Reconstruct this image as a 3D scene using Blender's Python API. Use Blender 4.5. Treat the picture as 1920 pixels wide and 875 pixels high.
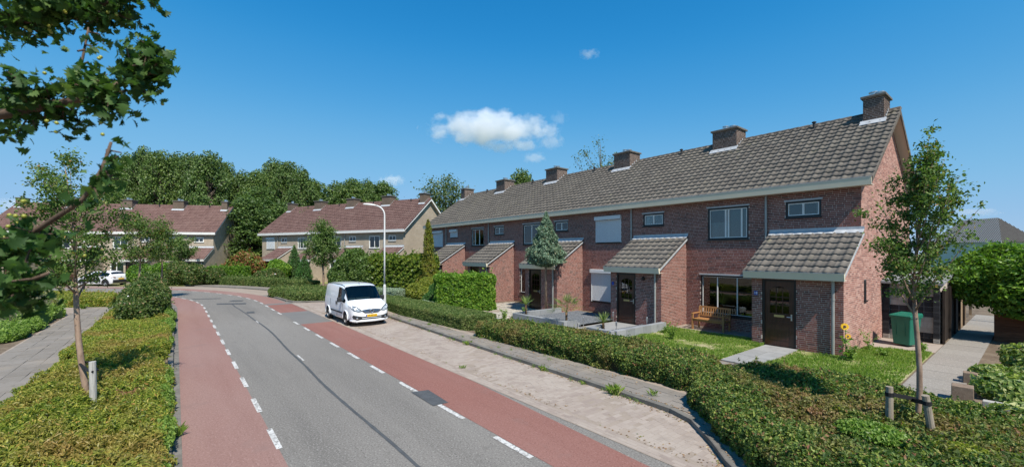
import bpy, math, random
import numpy as np
from mathutils import Matrix, Vector

# ------------------------------------------------------------------ scene, camera, sky, sun, exposure
scene = bpy.context.scene
for o in list(bpy.data.objects):
    bpy.data.objects.remove(o)
COL = scene.collection
R = math.radians

cam_data = bpy.data.cameras.new("camera")
cam = bpy.data.objects.new("camera", cam_data)
COL.objects.link(cam)
CAM = (-3.62, 17.42, 3.11)
cam.location = CAM
cam.rotation_euler = (R(90), 0, R(-128.61))
cam_data.sensor_fit = 'HORIZONTAL'
cam_data.sensor_width = 36.0
cam_data.lens = 14.81
cam_data.shift_y = 0.02005
cam_data.clip_start = 0.05
cam_data.clip_end = 9000
cam_data.dof.use_dof = True
cam_data.dof.focus_distance = 16.0
cam_data.dof.aperture_fstop = 3.4
scene.camera = cam

SUN_TRAVEL = Vector((4.0, -1.0, -5.5)).normalized()      # the way the light goes
world = bpy.data.worlds.new("World")
scene.world = world
world.use_nodes = True
wn = world.node_tree
wn.nodes.clear()
w_out = wn.nodes.new("ShaderNodeOutputWorld")
w_bg = wn.nodes.new("ShaderNodeBackground")
w_sky = wn.nodes.new("ShaderNodeTexSky")
w_sky.sky_type = 'NISHITA'
w_sky.sun_disc = False
w_sky.sun_elevation = math.asin(-SUN_TRAVEL.z)
w_sky.sun_rotation = math.atan2(-SUN_TRAVEL.x, -SUN_TRAVEL.y)
w_sky.altitude = 0
w_sky.air_density = 1.0
w_sky.dust_density = 0.0
w_sky.ozone_density = 6.0
w_bg.inputs['Strength'].default_value = 0.107
# tone of the clear summer sky: deep blue overhead, pale towards the horizon
SKY_K = 0.0785
w_pre = wn.nodes.new("ShaderNodeVectorMath"); w_pre.operation = 'SCALE'; w_pre.inputs['Scale'].default_value = SKY_K
w_cur = wn.nodes.new("ShaderNodeRGBCurve")
w_post = wn.nodes.new("ShaderNodeVectorMath"); w_post.operation = 'SCALE'; w_post.inputs['Scale'].default_value = 1/SKY_K
for ci, pts in enumerate(([(0,0),(.065,.010),(.0855,.026),(.155,.085),(.34,.150),(1,.26)],
                          [(0,0),(.123,.113),(.161,.150),(.276,.220),(.475,.255),(1,.33)],
                          [(0,0),(.25,.279),(.315,.323),(.478,.369),(1,.40)])):
    cv = w_cur.mapping.curves[ci]
    cv.points[0].location = pts[0]; cv.points[-1].location = pts[-1]
    for q in pts[1:-1]: cv.points.new(*q)
w_cur.mapping.update()
wn.links.new(w_sky.outputs[0], w_pre.inputs[0]); wn.links.new(w_pre.outputs[0], w_cur.inputs['Color'])
wn.links.new(w_cur.outputs[0], w_post.inputs[0]); wn.links.new(w_post.outputs[0], w_bg.inputs['Color'])
wn.links.new(w_bg.outputs[0], w_out.inputs['Surface'])

sun_data = bpy.data.lights.new("sun", 'SUN')
sun_data.energy = 4.2
sun_data.angle = R(0.53)
sun_data.color = (1.0, 0.935, 0.84)
sun = bpy.data.objects.new("sun", sun_data)
COL.objects.link(sun)
sun.location = (0, 0, 60)
sun.rotation_euler = SUN_TRAVEL.to_track_quat('-Z', 'Y').to_euler()

scene.view_settings.view_transform = 'Standard'
scene.view_settings.look = 'None'
scene.view_settings.exposure = 0.65
scene.view_settings.gamma = 1.0
scene.view_settings.use_curve_mapping = False
scene.cycles.max_bounces = 8
scene.cycles.transparent_max_bounces = 16
scene.cycles.use_denoising = True

# ------------------------------------------------------------------ helpers
RNG = np.random.default_rng(7)
random.seed(7)

def tag(o, label=None, cat=None, group=None, kind=None):
    if label: o["label"] = label
    if cat: o["category"] = cat
    if group: o["group"] = group
    if kind: o["kind"] = kind
    return o

def empty(name, loc=(0, 0, 0), rz=0.0, parent=None):
    o = bpy.data.objects.new(name, None)
    COL.objects.link(o)
    o.location = loc
    o.rotation_euler = (0, 0, rz)
    o.empty_display_size = 0.1
    if parent: o.parent = parent
    return o

def link(name, me, mat=None, parent=None, loc=None, rot=None, scale=None):
    o = bpy.data.objects.new(name, me)
    COL.objects.link(o)
    if mat is not None and len(me.materials) == 0:
        for m in (mat if isinstance(mat, (list, tuple)) else [mat]):
            me.materials.append(m)
    if parent: o.parent = parent
    if loc is not None: o.location = loc
    if rot is not None: o.rotation_euler = rot
    if scale is not None: o.scale = scale
    return o

def fast_mesh(name, V, Q, rnd=None, smooth=False):
    """all faces have the same corner count (Q is M x k)"""
    V = np.ascontiguousarray(V, dtype=np.float32); Q = np.ascontiguousarray(Q, dtype=np.int32)
    me = bpy.data.meshes.new(name)
    me.vertices.add(len(V)); me.vertices.foreach_set("co", V.ravel())
    k = Q.shape[1]
    me.loops.add(Q.size); me.loops.foreach_set("vertex_index", Q.ravel())
    me.polygons.add(len(Q))
    me.polygons.foreach_set("loop_start", np.arange(0, Q.size, k, dtype=np.int32))
    me.update(calc_edges=True)
    me.polygons.foreach_set("use_smooth", np.full(len(Q), bool(smooth)))
    if rnd is not None:
        a = me.attributes.new("rnd", 'FLOAT', 'POINT')
        a.data.foreach_set("value", np.ascontiguousarray(rnd, dtype=np.float32))
    return me

class MB:
    """collects shapes; build() links them as ONE mesh object"""
    def __init__(s):
        s.v = []; s.f = []; s.mi = []; s.n = 0; s.rnd = []
    def add(s, verts, faces, mi=0, rnd=0.0):
        b = s.n
        s.v.extend([tuple(map(float, p)) for p in verts])
        s.f.extend([tuple(b + i for i in f) for f in faces])
        s.mi.extend([mi] * len(faces))
        s.rnd.extend([rnd] * len(verts))
        s.n += len(verts)
        return s
    def box(s, x0, x1, y0, y1, z0, z1, mi=0, rnd=0.0):
        return s.add([(x0,y0,z0),(x1,y0,z0),(x1,y1,z0),(x0,y1,z0),(x0,y0,z1),(x1,y0,z1),(x1,y1,z1),(x0,y1,z1)],
                     [(0,3,2,1),(4,5,6,7),(0,1,5,4),(1,2,6,5),(2,3,7,6),(3,0,4,7)], mi, rnd)
    def bar(s, p, q, w, h, mi=0, up=(0,0,1)):
        """rectangular bar from p to q, w across, h along up"""
        p = Vector(p); q = Vector(q); d = (q-p).normalized(); up = Vector(up)
        a = d.cross(up)
        if a.length < 1e-4: a = d.cross(Vector((1,0,0)))
        a.normalize(); c = a.cross(d).normalized()
        vs = []
        for e in (p, q):
            for sa, sc in ((-1,-1),(1,-1),(1,1),(-1,1)):
                vs.append(e + a*(sa*w/2) + c*(sc*h/2))
        return s.add(vs, [(0,1,2,3),(7,6,5,4),(0,4,5,1),(1,5,6,2),(2,6,7,3),(3,7,4,0)], mi)
    def tube(s, path, radii, n=8, mi=0, cap=True):
        path = [Vector(p) for p in path]
        if not isinstance(radii, (list, tuple, np.ndarray)): radii = [radii]*len(path)
        vs = []; fs = []
        prev = None
        for i, p in enumerate(path):
            d = (path[min(i+1, len(path)-1)] - path[max(i-1, 0)])
            if d.length < 1e-6: d = Vector((0,0,1))
            d.normalize()
            if prev is None:
                a = d.cross(Vector((0,0,1)))
                if a.length < 1e-2: a = d.cross(Vector((1,0,0)))
            else:
                a = prev - d*prev.dot(d)
                if a.length < 1e-4: a = d.cross(Vector((0,0,1)))
            a.normalize(); prev = a; b = d.cross(a)
            for k in range(n):
                t = 2*math.pi*k/n
                vs.append(p + (a*math.cos(t) + b*math.sin(t))*radii[i])
        for i in range(len(path)-1):
            for k in range(n):
                k2 = (k+1) % n
                fs.append((i*n+k, i*n+k2, (i+1)*n+k2, (i+1)*n+k))
        if cap:
            fs.append(tuple(reversed(range(n))))
            fs.append(tuple((len(path)-1)*n+k for k in range(n)))
        return s.add(vs, fs, mi)
    def lathe(s, prof, n=16, c=(0,0,0), mi=0, axis='z', cap=True):
        vs = []; fs = []
        for r, z in prof:
            for k in range(n):
                t = 2*math.pi*k/n
                p = (r*math.cos(t), r*math.sin(t), z)
                if axis == 'y': p = (p[0], p[2], p[1])
                elif axis == 'x': p = (p[2], p[0], p[1])
                vs.append((p[0]+c[0], p[1]+c[1], p[2]+c[2]))
        m = len(prof)
        for i in range(m-1):
            for k in range(n):
                k2 = (k+1) % n
                fs.append((i*n+k, i*n+k2, (i+1)*n+k2, (i+1)*n+k))
        if cap:
            fs.append(tuple(reversed(range(n)))); fs.append(tuple((m-1)*n+k for k in range(n)))
        return s.add(vs, fs, mi)
    def prism(s, poly, lo, hi, axis='x', mi=0):
        """poly: 2-D points; extruded from lo to hi along axis.  axis x: (y,z), y: (x,z), z: (x,y)"""
        def P(a, b, c):
            return {'x': (c,a,b), 'y': (a,c,b), 'z': (a,b,c)}[axis]
        n = len(poly)
        vs = [P(a,b,lo) for a,b in poly] + [P(a,b,hi) for a,b in poly]
        fs = [tuple(range(n)), tuple(reversed(range(n,2*n)))]
        fs += [(i,(i+1)%n,(i+1)%n+n,i+n) for i in range(n)]
        return s.add(vs, fs, mi)
    def ring(s, x0, x1, z0, z1, w, y0, y1, mi=0, wb=None):
        """rectangular frame in the xz plane"""
        wb = w if wb is None else wb
        s.box(x0, x1, y0, y1, z1-w, z1, mi); s.box(x0, x1, y0, y1, z0, z0+wb, mi)
        s.box(x0, x0+w, y0, y1, z0+wb, z1-w, mi); s.box(x1-w, x1, y0, y1, z0+wb, z1-w, mi)
        return s
    def build(s, name, mat=None, parent=None, smooth=False, uv=False, loc=None, rz=None, bevel=0, recalc=True, attr=False):
        me = bpy.data.meshes.new(name)
        me.from_pydata(s.v, [], s.f)
        if recalc:
            import bmesh
            bm = bmesh.new(); bm.from_mesh(me)
            bmesh.ops.recalc_face_normals(bm, faces=bm.faces[:])
            bm.to_mesh(me); bm.free()
        if any(s.mi): me.polygons.foreach_set("material_index", s.mi)
        me.polygons.foreach_set("use_smooth", [bool(smooth)]*len(me.polygons))
        if attr:
            a = me.attributes.new("rnd", 'FLOAT', 'POINT'); a.data.foreach_set("value", s.rnd)
        if uv:
            lay = me.uv_layers.new(name="UVMap")
            for p in me.polygons:
                n = p.normal
                for li in p.loop_indices:
                    c = me.vertices[me.loops[li].vertex_index].co
                    if abs(n.z) > 0.8: t = (c.x, c.y)
                    elif abs(n.x) > abs(n.y): t = (c.y, c.z)
                    else: t = (c.x, c.z)
                    lay.data[li].uv = t
        o = link(name, me, mat, parent, loc)
        if rz is not None: o.rotation_euler[2] = rz
        if bevel:
            m = o.modifiers.new("bevel", 'BEVEL'); m.width = bevel; m.segments = 2; m.limit_method = 'ANGLE'
        return o

def boxes_arrays(B):
    """B: N x 6 (x0,x1,y0,y1,z0,z1) -> verts, quads"""
    B = np.asarray(B, dtype=np.float64); n = len(B)
    V = np.empty((n, 8, 3))
    for k, (ix, iy, iz) in enumerate([(0,2,4),(1,2,4),(1,3,4),(0,3,4),(0,2,5),(1,2,5),(1,3,5),(0,3,5)]):
        V[:, k, 0] = B[:, ix]; V[:, k, 1] = B[:, iy]; V[:, k, 2] = B[:, iz]
    F = np.array([(0,3,2,1),(4,5,6,7),(0,1,5,4),(1,2,6,5),(2,3,7,6),(3,0,4,7)])
    Q = (np.arange(n)[:, None, None]*8 + F[None]).reshape(-1, 4)
    return V.reshape(-1, 3), Q

def snoise(P, scale, seed=0, octs=3):
    """cheap smooth pseudo noise in [-1,1]"""
    rg = np.random.default_rng(seed); out = np.zeros(len(P)); amp = 1.0; tot = 0
    for o in range(octs):
        for _ in range(3):
            k = rg.normal(size=3); k /= np.linalg.norm(k); k *= scale*(2**o)*rg.uniform(.7, 1.4)
            out += amp*np.sin(P@k*2*math.pi + rg.uniform(0, 6.28)); tot += amp*.7
        amp *= .5
    return np.clip(out/tot, -1.3, 1.3)

def leaf_arrays(P, N, size, aspect=.55, rng=RNG, spread=.7, fold=.18, sizevar=.35, lobed=False):
    """diamond leaves at P, facing roughly N (spread 0..1 mixes in random directions)"""
    n = len(P)
    rd = rng.normal(size=(n, 3)); rd /= np.linalg.norm(rd, axis=1)[:, None]
    nn = N*(1-spread) + rd*spread
    nn /= np.linalg.norm(nn, axis=1)[:, None] + 1e-9
    t = rng.normal(size=(n, 3)); t -= nn*(t*nn).sum(1)[:, None]; t /= np.linalg.norm(t, axis=1)[:, None] + 1e-9
    b = np.cross(nn, t)
    L = (size*(1 + rng.uniform(-sizevar, sizevar, n)))[:, None]
    w = L*aspect*.5
    if not lobed:
        V = np.stack([P - t*L*.5, P + b*w + nn*L*fold*.5, P + t*L*.5 - nn*L*fold*.35, P - b*w + nn*L*fold*.5], 1)
        Q = np.arange(n*4).reshape(n, 4)
        return V.reshape(-1, 3), Q, np.repeat(rng.uniform(0, 1, n), 4)
    # lobed (hawthorn) leaf: a strip of quads with a notched outline, folded along the midrib
    prof = [(-.5,.05),(-.28,.13),(-.12,.42),(.0,.22),(.12,.62),(.24,.30),(.38,.5),(.5,.04)]
    vs = []
    for a, ww in prof:
        mid = P + t*L*a - nn*L*(.25*a*a)
        vs += [mid + b*w*ww*2 + nn*L*fold*ww, mid, mid - b*w*ww*2 + nn*L*fold*ww]
    m = len(vs); V = np.stack(vs, 1)
    F = []
    for i in range(len(prof)-1):
        F += [(3*i, 3*i+1, 3*i+4, 3*i+3), (3*i+1, 3*i+2, 3*i+5, 3*i+4)]
    Q = (np.arange(n)[:, None, None]*m + np.array(F)[None]).reshape(-1, 4)
    return V.reshape(-1, 3), Q, np.repeat(rng.uniform(0, 1, n), m)

def join_arrays(parts):
    Vs, Qs, Rs = [], [], []; o = 0
    for V, Q, r in parts:
        Vs.append(V); Qs.append(Q + o); Rs.append(r); o += len(V)
    return np.concatenate(Vs), np.concatenate(Qs), np.concatenate(Rs)

def dist_cam(p):
    return math.sqrt(sum((a-b)**2 for a, b in zip(p, CAM)))


def text_mesh(body, size, mat, parent, loc, rot, name="lettering", extrude=.001):
    cu = bpy.data.curves.new(name, 'FONT'); cu.body = body; cu.size = size; cu.align_x = 'CENTER'; cu.align_y = 'CENTER'; cu.extrude = extrude
    tmp = bpy.data.objects.new("tmp", cu); COL.objects.link(tmp)
    bpy.context.view_layer.update()
    me = bpy.data.meshes.new_from_object(tmp.evaluated_get(bpy.context.evaluated_depsgraph_get()))
    bpy.data.objects.remove(tmp); me.materials.clear()
    return link(name, me, mat, parent, loc, rot)
# ------------------------------------------------------------------ materials
def _nodes(name):
    m = bpy.data.materials.new(name); m.use_nodes = True
    nt = m.node_tree; b = nt.nodes["Principled BSDF"]
    return m, nt, b

def _rgb(c): return (c[0], c[1], c[2], 1.0)

def _mixc(nt, fac, a, b, mode='MIX'):
    n = nt.nodes.new("ShaderNodeMix"); n.data_type = 'RGBA'; n.blend_type = mode
    for sock, val in ((n.inputs[0], fac), (n.inputs[6], a), (n.inputs[7], b)):
        if hasattr(val, "node"): nt.links.new(val, sock)
        elif isinstance(val, (int, float)): sock.default_value = val
        else: sock.default_value = _rgb(val)
    return n.outputs[2]

def _math(nt, op, a, b=0.0):
    n = nt.nodes.new("ShaderNodeMath"); n.operation = op
    for i, v in enumerate((a, b)):
        if hasattr(v, "node"): nt.links.new(v, n.inputs[i])
        else: n.inputs[i].default_value = v
    return n.outputs[0]

def _pos(nt, obj=False):
    if obj:
        return nt.nodes.new("ShaderNodeTexCoord").outputs["Object"]
    return nt.nodes.new("ShaderNodeNewGeometry").outputs["Position"]

def _noise(nt, co, scale, detail=3, rough=.55, stretch=None):
    if stretch:
        mp = nt.nodes.new("ShaderNodeMapping"); mp.inputs["Scale"].default_value = stretch
        nt.links.new(co, mp.inputs[0]); co = mp.outputs[0]
    n = nt.nodes.new("ShaderNodeTexNoise"); n.inputs["Scale"].default_value = scale
    n.inputs["Detail"].default_value = detail; n.inputs["Roughness"].default_value = rough
    nt.links.new(co, n.inputs["Vector"])
    return n.outputs["Fac"]

def _ramp(nt, fac, lo, hi):
    n = nt.nodes.new("ShaderNodeMapRange"); n.inputs[1].default_value = lo; n.inputs[2].default_value = hi
    nt.links.new(fac, n.inputs[0]); return n.outputs[0]

def _rnd(nt):
    at = nt.nodes.new("ShaderNodeAttribute"); at.attribute_name = "rnd"
    oi = nt.nodes.new("ShaderNodeObjectInfo")
    s = _math(nt, 'ADD', at.outputs["Fac"], oi.outputs["Random"])
    return _math(nt, 'FRACT', s)

def _cramp(nt, fac, stops):
    n = nt.nodes.new("ShaderNodeValToRGB"); cr = n.color_ramp
    while len(cr.elements) < len(stops): cr.elements.new(.5)
    for e, (p, c) in zip(cr.elements, stops): e.position = p; e.color = _rgb(c)
    nt.links.new(fac, n.inputs[0]); return n.outputs[0]

def pm(name, col, rough=.6, spec=.4, metal=0.0, var=(), bump=None, stops=None, obj=False, coat=0.0, bump2=None):
    """principled; var: (scale, colour, lo, hi[, stretch]) patches; stops: colour ramp over the random value; bump: (scale, strength, dist)"""
    m, nt, b = _nodes(name)
    co = _pos(nt, obj)
    c = _cramp(nt, _rnd(nt), stops) if stops else None
    if c is None:
        n = nt.nodes.new("ShaderNodeRGB"); n.outputs[0].default_value = _rgb(col); c = n.outputs[0]
    for v in var:
        f = _ramp(nt, _noise(nt, co, v[0], 4, .6, v[4] if len(v) > 4 else None), v[2], v[3])
        c = _mixc(nt, f, c, v[1])
    nt.links.new(c, b.inputs["Base Color"])
    b.inputs["Roughness"].default_value = rough
    b.inputs["Specular IOR Level"].default_value = spec
    b.inputs["Metallic"].default_value = metal
    if coat: b.inputs["Coat Weight"].default_value = coat
    if bump:
        bn = nt.nodes.new("ShaderNodeBump"); bn.inputs["Strength"].default_value = bump[1]; bn.inputs["Distance"].default_value = bump[2]
        nt.links.new(_noise(nt, co, bump[0], 4, .65), bn.inputs["Height"])
        nt.links.new(bn.outputs[0], b.inputs["Normal"])
        if bump2:
            b2 = nt.nodes.new("ShaderNodeBump"); b2.inputs["Strength"].default_value = bump2[1]; b2.inputs["Distance"].default_value = bump2[2]
            nt.links.new(_noise(nt, co, bump2[0], 2, .5), b2.inputs["Height"])
            nt.links.new(b2.outputs[0], bn.inputs["Normal"])
    return m

def leafm(name, stops, trans=.36, rough=.45, spec=.35, tcol=None, patch=None):
    m, nt, b = _nodes(name)
    c = _cramp(nt, _rnd(nt), stops)
    if patch:
        f = _ramp(nt, _noise(nt, _pos(nt), patch[0], 3), patch[2], patch[3]); c = _mixc(nt, f, c, patch[1])
    nt.links.new(c, b.inputs["Base Color"])
    b.inputs["Roughness"].default_value = rough; b.inputs["Specular IOR Level"].default_value = spec
    if trans:
        tr = nt.nodes.new("ShaderNodeBsdfTranslucent")
        tc = _mixc(nt, 1.0, c, tcol or (1.25, 1.5, .6), 'MULTIPLY'); nt.links.new(tc, tr.inputs["Color"])
        mx = nt.nodes.new("ShaderNodeMixShader"); mx.inputs[0].default_value = trans
        nt.links.new(b.outputs[0], mx.inputs[1]); nt.links.new(tr.outputs[0], mx.inputs[2])
        out = nt.nodes["Material Output"]; nt.links.new(mx.outputs[0], out.inputs["Surface"])
    return m

def glassm(name, tint=(.02,.03,.035), refl=1.0, ior=1.75):
    """window glass: mirror-like by Fresnel, otherwise clear with a slight tint"""
    m, nt, b = _nodes(name)
    nt.nodes.remove(b)
    gl = nt.nodes.new("ShaderNodeBsdfGlossy"); gl.inputs["Roughness"].default_value = .015
    gl.inputs["Color"].default_value = (refl, refl, refl, 1)
    tr = nt.nodes.new("ShaderNodeBsdfTransparent"); tr.inputs["Color"].default_value = _rgb(tint)
    fr = nt.nodes.new("ShaderNodeFresnel"); fr.inputs["IOR"].default_value = ior
    mx = nt.nodes.new("ShaderNodeMixShader")
    nt.links.new(fr.outputs[0], mx.inputs[0]); nt.links.new(tr.outputs[0], mx.inputs[1]); nt.links.new(gl.outputs[0], mx.inputs[2])
    nt.links.new(mx.outputs[0], nt.nodes["Material Output"].inputs["Surface"])
    return m

def brickwall(name, c1, c2, mortar, bw=.22, bh=.0625):
    """brickwork too far away to tell the bricks apart"""
    m, nt, b = _nodes(name)
    uv = nt.nodes.new("ShaderNodeUVMap")
    br = nt.nodes.new("ShaderNodeTexBrick")
    br.inputs["Scale"].default_value = 1.0; br.inputs["Brick Width"].default_value = bw; br.inputs["Row Height"].default_value = bh
    br.inputs["Mortar Size"].default_value = .008; br.inputs["Bias"].default_value = -.1
    br.inputs["Color1"].default_value = _rgb(c1); br.inputs["Color2"].default_value = _rgb(c2); br.inputs["Mortar"].default_value = _rgb(mortar)
    nt.links.new(uv.outputs[0], br.inputs["Vector"])
    f = _ramp(nt, _noise(nt, _pos(nt), .9, 5, .65), .35, .75)
    c = _mixc(nt, f, br.outputs["Color"], tuple(x*.72 for x in c1))
    nt.links.new(c, b.inputs["Base Color"]); b.inputs["Roughness"].default_value = .9; b.inputs["Specular IOR Level"].default_value = .2
    bn = nt.nodes.new("ShaderNodeBump"); bn.inputs["Strength"].default_value = .5; bn.inputs["Distance"].default_value = .006; bn.invert = True
    nt.links.new(br.outputs["Fac"], bn.inputs["Height"]); nt.links.new(bn.outputs[0], b.inputs["Normal"])
    return m

MT = {}
MT['brick'] = pm("red_brick", None, .9, .15, stops=[(0,(.10,.046,.041)),(.2,(.17,.066,.053)),(.5,(.225,.084,.064)),(.8,(.205,.088,.071)),(1,(.29,.135,.108))],
                 var=[(.55,(.25,.125,.10),.58,.9),(25,(.19,.082,.064),.58,.8)])
MT['gablebrick'] = pm("sunlit_weathered_gable_brick", None, .92, .12, stops=[(0,(0.221,0.116,0.0968)),(.3,(0.331,0.156,0.123)),(.6,(0.392,0.197,0.156)),(1,(0.464,0.272,0.221))],
                 var=[(.5,(0.475,0.302,0.246),.5,.85),(22,(0.276,0.141,0.113),.58,.8)], bump=(0.644,0.101,0.00197))  # paler than the facade brick: weathering plus sun brightness put into the colour
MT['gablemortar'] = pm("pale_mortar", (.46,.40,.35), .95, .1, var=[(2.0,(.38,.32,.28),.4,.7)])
MT['chimbrick'] = pm("brown_chimney_brick", None, .92, .1, stops=[(0,(.055,.037,.03)),(.5,(.085,.058,.047)),(1,(.125,.085,.068))], var=[(2,(.07,.05,.042),.5,.75)])
MT['mortar'] = pm("mortar", (.50,.435,.385), .95, .1, var=[(2.0,(.42,.36,.315),.4,.7)])
MT['tile'] = pm("concrete_roof_tile", None, .88, .2, stops=[(0,(0.125,0.11,0.0948)),(.35,(0.14,0.124,0.106)),(.7,(0.156,0.138,0.118)),(1,(0.173,0.154,0.131))],
                var=[(.45,(0.18,0.16,0.131),.52,.8),(11.0,(0.0953,0.0837,0.0716),.56,.8),(2.6,(0.201,0.182,0.116),.62,.76)], bump=(0.668,0.295,0.00484))
MT['ridge'] = pm("ridge_tile", None, .9, .15, stops=[(0,(.08,.07,.06)),(1,(.14,.12,.10))], var=[(6,(.06,.055,.05),.5,.7)])
MT['redtile'] = pm("red_brown_roof_tile", None, .85, .2, stops=[(0,(.125,.074,.066)),(.5,(.148,.088,.078)),(1,(.172,.107,.095))],
                   var=[(.5,(.185,.122,.106),.5,.85)])
MT['beige'] = brickwall("beige_brickwork", (.44,.365,.275), (.33,.268,.195), (.46,.41,.345))
MT["chimwall"] = brickwall("brown_chimney_brickwork", (.16,.12,.09), (.11,.08,.06), (.2,.17,.14))
MT['fascia'] = pm("grey_cream_fascia", (.66,.60,.46), .5, .3, var=[(1.2,(.58,.53,.41),.4,.8)])
MT['whitepaint'] = pm("white_paint", (.78,.78,.75), .45, .35, var=[(3,(.68,.68,.64),.45,.8)])
MT['soffit'] = pm("soffit_board", (.58,.50,.42), .6, .2)
MT['blackpaint'] = pm("black_paint", (.018,.018,.02), .35, .4)
MT['zinc'] = pm("zinc_pipe", (.36,.36,.34), .45, .4, metal=.3, var=[(4,(.28,.28,.27),.4,.7)])
MT['lead'] = pm("lead_flashing", (.46,.48,.50), .55, .35, metal=.2, var=[(5,(.34,.36,.38),.45,.75)])
MT['glass'] = glassm("window_glass", (.62,.68,.68))
MT['darkglass'] = glassm("dark_glass", (.42,.47,.47))
MT['curtain'] = pm("net_curtain", (.72,.73,.72), .9, .1, var=[(3,(.6,.62,.62),.4,.7,(9,9,.3))])
MT['greencurtain'] = pm("pale_green_curtain", (.48,.55,.53), .9, .1)
MT['shutter'] = pm("roller_shutter_slat", (.66,.68,.69), .45, .35)
MT['door'] = pm("dark_stained_door", (.06,.022,.013), .3, .45, var=[(3,(.028,.011,.008),.4,.7,(8,8,.6))], coat=.25)
MT['doorframe'] = pm("dark_door_frame", (.014,.012,.012), .35, .4)
MT['brass'] = pm("brass", (.55,.43,.2), .35, .5, metal=.8)
MT['steel'] = pm("brushed_steel", (.6,.6,.6), .3, .5, metal=.9)
MT['concrete'] = pm("grey_concrete", (.36,.35,.32), .9, .2, var=[(1.5,(.28,.27,.24),.4,.7),(30,(.42,.41,.38),.5,.8)], bump=(50,.3,.004))
MT['capstone'] = pm("chimney_cap", (.15,.14,.125), .9, .15, var=[(6,(.10,.095,.085),.45,.7)])
MT['asphalt'] = pm("asphalt", (.178,.165,.148), .92, .25, var=[(.22,(.212,.198,.178),.4,.7,(.35,1,1)),(1.0,(.146,.136,.123),.48,.72,(.1,1,1)),(30,(.28,.264,.24),.52,.66),(37,(.085,.08,.073),.53,.67),(3.0,(.150,.140,.126),.60,.72)], bump=(70,.6,.01))
MT['oldpatch'] = pm("asphalt_patch", (.062,.066,.07), .8, .3, var=[(40,(.12,.12,.12),.52,.78),(5,(.085,.09,.095),.4,.7)], bump=(90,.4,.005))
MT['greysect'] = pm("grey_asphalt_section", (.150,.145,.138), .9, .25, var=[(.6,(.172,.166,.158),.4,.7),(38,(.21,.205,.195),.55,.75),(45,(.09,.087,.083),.58,.76)], bump=(90,.5,.007))
MT['redasphalt'] = pm("red_asphalt", (.222,.098,.078), .9, .25, var=[(.3,(.25,.13,.108),.38,.68,(.3,1,1)),(1.5,(.192,.087,.07),.5,.75,(.1,1,1)),(31,(.29,.16,.137),.53,.68),(38,(.14,.062,.051),.54,.69),(.9,(.21,.125,.108),.6,.72)], bump=(70,.5,.008))
MT['redworn'] = pm("worn_red_asphalt", (.245,.138,.116), .9, .25, var=[(.3,(.268,.172,.148),.4,.68,(.3,1,1)),(1.1,(.212,.117,.097),.48,.75,(.1,1,1)),(31,(.315,.205,.178),.53,.68),(38,(.165,.092,.078),.54,.69),(.8,(.22,.14,.122),.6,.72)], bump=(70,.5,.008))
MT['roadpaint'] = pm("white_road_paint", (.58,.57,.545), .7, .3, var=[(13,(.2,.19,.175),.50,.58),(45,(.26,.25,.235),.54,.66),(4,(.45,.44,.415),.45,.7)], bump=(90,.3,.004))
MT['clinker'] = pm("clinker_paver", None, .92, .15, stops=[(0,(.262,.212,.182)),(.3,(.292,.24,.204)),(.6,(.315,.262,.222)),(1,(.345,.29,.248))],
                   var=[(.7,(.355,.305,.26),.42,.7),(2.3,(.24,.198,.168),.54,.78),(11,(.17,.135,.105),.64,.76)], bump=(80,.2,.003))
MT['sand'] = pm("sandy_joint", (.305,.252,.208), .95, .1, var=[(1.1,(.25,.205,.165),.4,.7),(10,(.15,.115,.085),.6,.74),(40,(.36,.31,.26),.55,.8)], bump=(90,.3,.005))
MT['paver'] = pm("pavement_tile", None, .92, .15, stops=[(0,(.185,.165,.142)),(.5,(.205,.184,.16)),(1,(.228,.205,.18))],
                 var=[(.7,(.29,.245,.195),.52,.78),(5,(.15,.133,.112),.55,.8),(22,(.245,.22,.19),.55,.78)], bump=(70,.3,.003))
MT['kerb'] = pm("kerb_stone", None, .9, .2, stops=[(0,(.148,.137,.12)),(1,(.19,.178,.157))], var=[(3,(.105,.097,.083),.45,.75),(20,(.22,.205,.18),.56,.78)], bump=(60,.3,.004))
MT['slab'] = pm("pale_slab", None, .9, .2, stops=[(0,(.26,.256,.245)),(1,(.30,.296,.285))], var=[(3,(.22,.216,.205),.45,.75),(40,(.34,.335,.325),.56,.75)], bump=(60,.25,.004))
MT['exposed'] = pm("exposed_aggregate_slab", None, .95, .15, stops=[(0,(.22,.20,.175)),(1,(.265,.243,.214))], var=[(45,(.46,.43,.38),.52,.75),(50,(.18,.16,.14),.58,.75)], bump=(60,.6,.01))
MT['soil'] = pm("soil", (.14,.105,.075), .97, .1, var=[(1.2,(.22,.175,.125),.4,.7),(9,(.085,.065,.045),.5,.75)], bump=(25,.6,.03))
MT['lawnsoil'] = pm("lawn_ground", (.20,.225,.065), .97, .1, var=[(1.1,(.38,.33,.20),.44,.62),(7,(.15,.18,.05),.45,.7)], bump=(30,.6,.03))
MT['field'] = pm("ground_cover", (.085,.12,.04), .97, .1, var=[(.08,(.14,.15,.06),.4,.7),(1.5,(.06,.085,.03),.45,.7)], bump=(8,.5,.05))
MT['gravel'] = pm("blue_grey_gravel", None, .85, .25, stops=[(0,(.075,.083,.095)),(.5,(.135,.144,.157)),(1,(.23,.24,.25))], var=[(60,(.26,.268,.275),.55,.7),(45,(.06,.066,.075),.5,.66)], bump=(70,.9,.02))
MT['greyblock'] = pm("grey_garden_block", None, .85, .25, stops=[(0,(0.218,0.228,0.236)),(1,(0.282,0.292,0.299))], var=[(4,(0.184,0.191,0.198),.5,.75)], bump=(0.7,0.287,0.00345))
MT['paleflag'] = pm("pale_crazy_paving", None, .9, .15, stops=[(0,(.36,.33,.28)),(1,(.46,.43,.37))], var=[(6,(.29,.265,.215),.5,.75)], bump=(40,.3,.006))
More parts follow.
